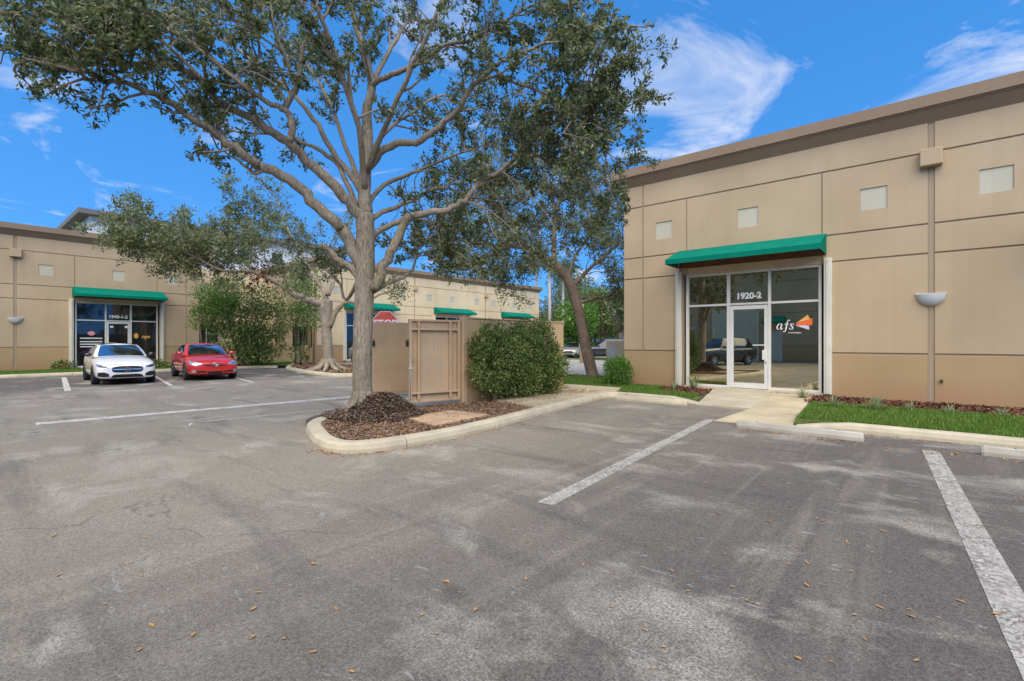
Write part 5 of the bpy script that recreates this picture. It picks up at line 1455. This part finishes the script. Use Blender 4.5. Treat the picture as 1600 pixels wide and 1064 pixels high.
    S['face'](drop, root)
    for s_ in (1, -1):
        # door shut lines, sill, handles
        for x in S['doors']:
            drop('door_seam', [(x - .006, S['zb'][3] - .02), (x + .006, S['zb'][3] - .02)], [(x - .006, .36), (x + .006, .36)], M['black'], 'y', s_, .003, 1, 8)
        for x in S['handles']:
            MB().box(x - .09, x + .09, s_ * (hw - .03) - .02, s_ * (hw - .03) + .02, S['zb'][3] - .16, S['zb'][3] - .13).build('door_handle', paint, root, bevel=.008)
        mx_, my_ = S['mirror']
        mir = MB(); vs, fs = [], []
        for i in range(7):
            th = math.pi * i / 6
            for j in range(10):
                ph = 2 * math.pi * j / 10; vs.append((mx_ + .10 * math.sin(th) * math.cos(ph) * .8, s_ * (my_ + .10 - .11 * math.cos(th)), S['zb'][2] + .10 + .075 * math.sin(th) * math.sin(ph)))
        for i in range(6):
            for j in range(10): fs.append((i * 10 + j, i * 10 + (j + 1) % 10, (i + 1) * 10 + (j + 1) % 10, (i + 1) * 10 + j))
        link('mirror', mesh('mirror', vs, fs, True), S.get('mirror_mat') or paint, root)
        # wheels
        for x in wx:
            wh = empty('wheel', (x, s_ * (hw - .11), wr)); wh.parent = root
            prof = [(.60 * wr, -.10), (.66 * wr, -.115), (.93 * wr, -.11), (wr, -.08), (wr, .08), (.93 * wr, .11), (.68 * wr, .115), (.62 * wr, .09)]
            vs, fs = [], []; na = 28
            for a in range(na):
                th = 2 * math.pi * a / na
                for (r, y) in prof: vs.append((r * math.cos(th), y * s_, r * math.sin(th)))
            m_ = len(prof)
            for a in range(na):
                for j in range(m_ - 1): fs.append((a * m_ + j, ((a + 1) % na) * m_ + j, ((a + 1) % na) * m_ + j + 1, a * m_ + j + 1))
            link('tyre', mesh('tyre', vs, fs, True), M['tyre'], wh)
            rb = MB()
            for k_ in range(5):
                for dk in (-.16, .16):
                    a = 2 * math.pi * k_ / 5 + dk; c, s2 = math.cos(a), math.sin(a); px_, pz_ = -s2, c
                    r0, r1, w0, w1 = .08 * wr, .64 * wr, .05, .035; yy = .075 * s_
                    rb.add([(c * r0 + px_ * w0 / 2, yy, s2 * r0 + pz_ * w0 / 2), (c * r0 - px_ * w0 / 2, yy, s2 * r0 - pz_ * w0 / 2), (c * r1 - px_ * w1 / 2, yy + .02 * s_, s2 * r1 - pz_ * w1 / 2), (c * r1 + px_ * w1 / 2, yy + .02 * s_, s2 * r1 + pz_ * w1 / 2),
                            (c * r0 + px_ * w0 / 2, yy - .03 * s_, s2 * r0 + pz_ * w0 / 2), (c * r0 - px_ * w0 / 2, yy - .03 * s_, s2 * r0 - pz_ * w0 / 2), (c * r1 - px_ * w1 / 2, yy - .02 * s_, s2 * r1 - pz_ * w1 / 2), (c * r1 + px_ * w1 / 2, yy - .02 * s_, s2 * r1 + pz_ * w1 / 2)],
                           [(0, 1, 2, 3), (4, 7, 6, 5), (0, 3, 7, 4), (1, 5, 6, 2)])
            for (r0, r1, y0, y1) in ((.60, .70, .09, .10), (0.0, .16, .075, .085)):
                b0 = len(rb.v); 
                for a in range(24):
                    th = 2 * math.pi * a / 24; rb.v += [(r0 * wr * math.cos(th), y0 * s_, r0 * wr * math.sin(th)), (r1 * wr * math.cos(th), y1 * s_, r1 * wr * math.sin(th))]
                rb.f += [(b0 + 2 * a, b0 + 2 * ((a + 1) % 24), b0 + 2 * ((a + 1) % 24) + 1, b0 + 2 * a + 1) for a in range(24)]
            rb.build('rim', M[rim], wh)
            bk = [(.62 * wr * math.cos(2 * math.pi * a / 20), .03 * s_, .62 * wr * math.sin(2 * math.pi * a / 20)) for a in range(20)]
            link('brake_disc', mesh('brake_disc', bk, [tuple(range(20))]), M['black'], wh)
    return root
# sedan cage (metres): nose at +x
SED = dict(
    st=[(2.34, .56, .30, .60, .63), (2.30, .74, .22, .66, .70), (2.14, .85, .19, .74, .79), (1.75, .895, .19, .82, .89), (1.25, .905, .19, .88, .96), (.85, .905, .19, .92, 1.0), (0, .91, .19, .94, 1.0), (-.9, .91, .20, .96, 1.02), (-1.5, .905, .21, .98, 1.06), (-1.95, .87, .24, 1.0, 1.07), (-2.25, .80, .30, .98, 1.03), (-2.36, .64, .40, .92, .95)],
    wr=.325, wx=(1.42, -1.36),
    low=[(1.12, 0), (1.06, .42), (.86, .77), (.2, .845), (-.6, .845), (-1.25, .80), (-1.66, .60), (-1.80, 0)], zb=[.985, .98, .95, .935, .945, .965, 1.03, 1.05],
    up=[(.22, 0), (.19, .34), (.06, .56), (-.2, .60), (-.6, .60), (-.92, .575), (-1.08, .44), (-1.14, 0)], zu=[1.425, 1.42, 1.40, 1.42, 1.42, 1.40, 1.395, 1.40],
    glass=dict(front=(0, 1.72), rear=(6.1, 7.0), side=[(2.22, 3.45), (3.6, 4.75)]),
    doors=(1.0, -.02, -1.0), handles=(.2, -.85), mirror=(.80, .84))
def face_white(drop, root):
    for s_ in (1, -1):
        h = drop('headlight', [(s_ * .50, .655), (s_ * .66, .70), (s_ * .83, .745)], [(s_ * .52, .60), (s_ * .68, .60), (s_ * .82, .66)], M['lamp'], nv=4)
        drop('lamp_core', [(s_ * .56, .655), (s_ * .70, .675), (s_ * .78, .69)], [(s_ * .57, .62), (s_ * .70, .62), (s_ * .77, .65)], M['black'], off=.010, parent=h)
        drop('side_intake', [(s_ * .52, .40), (s_ * .66, .46), (s_ * .80, .45)], [(s_ * .50, .30), (s_ * .66, .30), (s_ * .80, .32)], M['black'])
    gr = drop('grille', [(-.44, .53), (-.36, .65), (0, .67), (.36, .65), (.44, .53)], [(-.43, .51), (-.36, .45), (0, .435), (.36, .45), (.43, .51)], M['black'], nu=20)
    drop('grille_bar', [(-.40, .56), (0, .565), (.40, .56)], [(-.40, .53), (0, .535), (.40, .53)], M['chrome'], off=.014, parent=gr)
    drop('grille_edge', [(-.45, .53), (-.37, .66), (0, .682), (.37, .66), (.45, .53)], [(-.44, .528), (-.36, .645), (0, .666), (.36, .645), (.44, .528)], M['chrome'], off=.012, nu=24, nv=1, parent=gr)
    # round three-pointed badge
    bd = MB(); n = 20
    for (r0, r1) in ((.078, .092),):
        b0 = len(bd.v)
        for a in range(n):
            th = 2 * math.pi * a / n; bd.v += [(2.375, r0 * math.cos(th), .55 + r0 * math.sin(th)), (2.375, r1 * math.cos(th), .55 + r1 * math.sin(th))]
        bd.f += [(b0 + 2 * a, b0 + 2 * ((a + 1) % n), b0 + 2 * ((a + 1) % n) + 1, b0 + 2 * a + 1) for a in range(n)]
    for k in range(3):
        a = R(90 + 120 * k); c, s2 = math.cos(a), math.sin(a)
        bd.add([(2.376, -s2 * .018, .55 + c * .018), (2.376, s2 * .018, .55 - c * .018), (2.376, c * .08, .55 + s2 * .08)], [(0, 1, 2)])
    bd.build('badge', M['chrome'], gr)
    drop('lower_intake', [(-.46, .27), (-.36, .37), (0, .375), (.36, .37), (.46, .27)], [(-.46, .26), (-.36, .265), (0, .265), (.36, .265), (.46, .26)], M['black'], nu=16)
    drop('lower_lip', [(-.72, .235), (0, .235), (.72, .235)], [(-.70, .215), (0, .21), (.70, .215)], M['black'], nu=16)
def face_red(drop, root):
    for s_ in (1, -1):
        h = drop('headlight', [(s_ * .44, .665), (s_ * .62, .735), (s_ * .82, .78)], [(s_ * .48, .62), (s_ * .66, .60), (s_ * .83, .645)], M['lamp'], nv=4)
        drop('lamp_core', [(s_ * .54, .675), (s_ * .66, .70), (s_ * .74, .715)], [(s_ * .55, .64), (s_ * .66, .635), (s_ * .74, .65)], M['chrome'], off=.010, parent=h)
        f = drop('fog_lamp', [(s_ * .64, .41), (s_ * .72, .43), (s_ * .79, .40)], [(s_ * .64, .33), (s_ * .72, .31), (s_ * .79, .34)], M['lamp'])
        drop('corner_intake', [(s_ * .28, .37), (s_ * .45, .385), (s_ * .62, .40)], [(s_ * .30, .31), (s_ * .45, .32), (s_ * .61, .33)], M['black'])
    gr = drop('grille', [(-.44, .64), (-.3, .66), (0, .68), (.3, .66), (.44, .64)], [(-.42, .62), (-.3, .575), (0, .56), (.3, .575), (.42, .62)], M['black'], nu=20)
    drop('grille_bar', [(-.40, .625), (0, .64), (.40, .625)], [(-.40, .60), (0, .615), (.40, .60)], M['c_red'], off=.014, parent=gr)
    bd = MB()
    for (ra, rb_, w) in ((.10, .066, .016), (.042, .055, .012), (.082, .028, .012)):
        pts = [(2.372, ra * math.cos(t), .625 + (.03 if ra > .07 and rb_ < .04 else 0) * .9 + rb_ * math.sin(t)) for t in np.linspace(0, 2 * math.pi, 22)]
        bd.tube(pts, w / 2, 5)
    bd.build('badge', M['chrome'], gr, True)
    drop('lower_intake', [(-.26, .36), (0, .365), (.26, .36)], [(-.24, .27), (0, .265), (.24, .27)], M['black'], nu=12)
    drop('bumper_lip', [(-.74, .25), (0, .255), (.74, .25)], [(-.72, .23), (0, .235), (.72, .23)], M['black'], nu=14)
SUV = dict(
    st=[(2.26, .60, .36, .78, .82), (2.22, .78, .28, .86, .92), (2.08, .88, .25, .95, 1.01), (1.7, .93, .25, 1.02, 1.09), (1.2, .94, .25, 1.06, 1.13), (.85, .94, .25, 1.08, 1.14), (0, .94, .25, 1.09, 1.14), (-.9, .94, .25, 1.10, 1.15), (-1.5, .935, .26, 1.11, 1.16), (-1.95, .92, .30, 1.11, 1.15), (-2.18, .86, .36, 1.08, 1.12), (-2.26, .72, .46, 1.0, 1.04)],
    wr=.36, wx=(1.38, -1.36),
    low=[(1.02, 0), (.96, .44), (.76, .80), (.1, .88), (-.7, .88), (-1.45, .86), (-2.0, .72), (-2.16, 0)], zb=[1.13, 1.12, 1.09, 1.08, 1.09, 1.10, 1.11, 1.12],
    up=[(.30, 0), (.26, .36), (.12, .60), (-.2, .65), (-.8, .65), (-1.45, .63), (-1.72, .52), (-1.80, 0)], zu=[1.66, 1.65, 1.63, 1.66, 1.67, 1.65, 1.63, 1.64],
    glass=dict(front=(0, 1.72), rear=(6.1, 7.0), side=[(2.22, 3.4), (3.55, 4.5), (4.65, 5.5)]),
    doors=(.95, -.05, -1.0), handles=(.2, -.85), mirror=(.70, .88))
def face_suv(drop, root):
    for s_ in (1, -1):
        drop('headlight', [(s_ * .48, .84), (s_ * .66, .88), (s_ * .82, .91)], [(s_ * .50, .76), (s_ * .68, .76), (s_ * .83, .80)], M['lamp'])
        drop('tail_light', [(s_ * .62, 1.0), (s_ * .80, 1.0)], [(s_ * .62, .84), (s_ * .80, .84)], M['tail'], 'x', -1)
    drop('grille', [(-.42, .80), (0, .84), (.42, .80)], [(-.42, .64), (0, .60), (.42, .64)], M['black'])
    drop('lower_intake', [(-.6, .50), (0, .52), (.6, .50)], [(-.55, .38), (0, .36), (.55, .38)], M['black'])
    drop('plate', [(-.26, .86), (.26, .86)], [(-.26, .72), (.26, .72)], M['white_text'], 'x', -1)
sw = dict(SED); sw['face'] = face_white; sw['mirror_mat'] = M['gloss_black']
sr = dict(SED); sr['face'] = face_red
su = dict(SUV); su['face'] = face_suv; su['glass_mat'] = M['car_glass_dark']
sr2 = dict(SED); sr2['face'] = face_white
car((-23.95, 4.48, 0), R(-4), M['c_white'], 'white sedan with black roof and round star badge parked under the 1940 awning', sw, roofm=M['gloss_black'], rim='rim_dark')
car((-23.7, 7.32, 0), R(-7), M['c_red'], 'red sedan parked beside the white sedan', sr)
car((-27.2, 18.5, 0), 0, M['c_grey'], 'grey car mostly hidden behind the big oak trunk', su, rim='rim', detail=False)
p = T(947, 548, 41.0)
car((p.x, p.y, 0), R(214), M['c_dark'], 'black car parked beyond the road behind the leaning oak', su, detail=False)
p = T(896, 545, 46.0)
car((p.x, p.y, 0), R(-68), M['c_silver'], 'silver car parked beyond the road beside the black one', sr2, detail=False)
car((-10.2, -3.4, 0), R(120), M['c_dark'], 'dark car waiting in the lane, mirrored in the shopfront glass', su, detail=False)
print('objects', len(bpy.data.objects), 'tris', sum(len(o.data.polygons) for o in bpy.data.objects if o.type == 'MESH'))
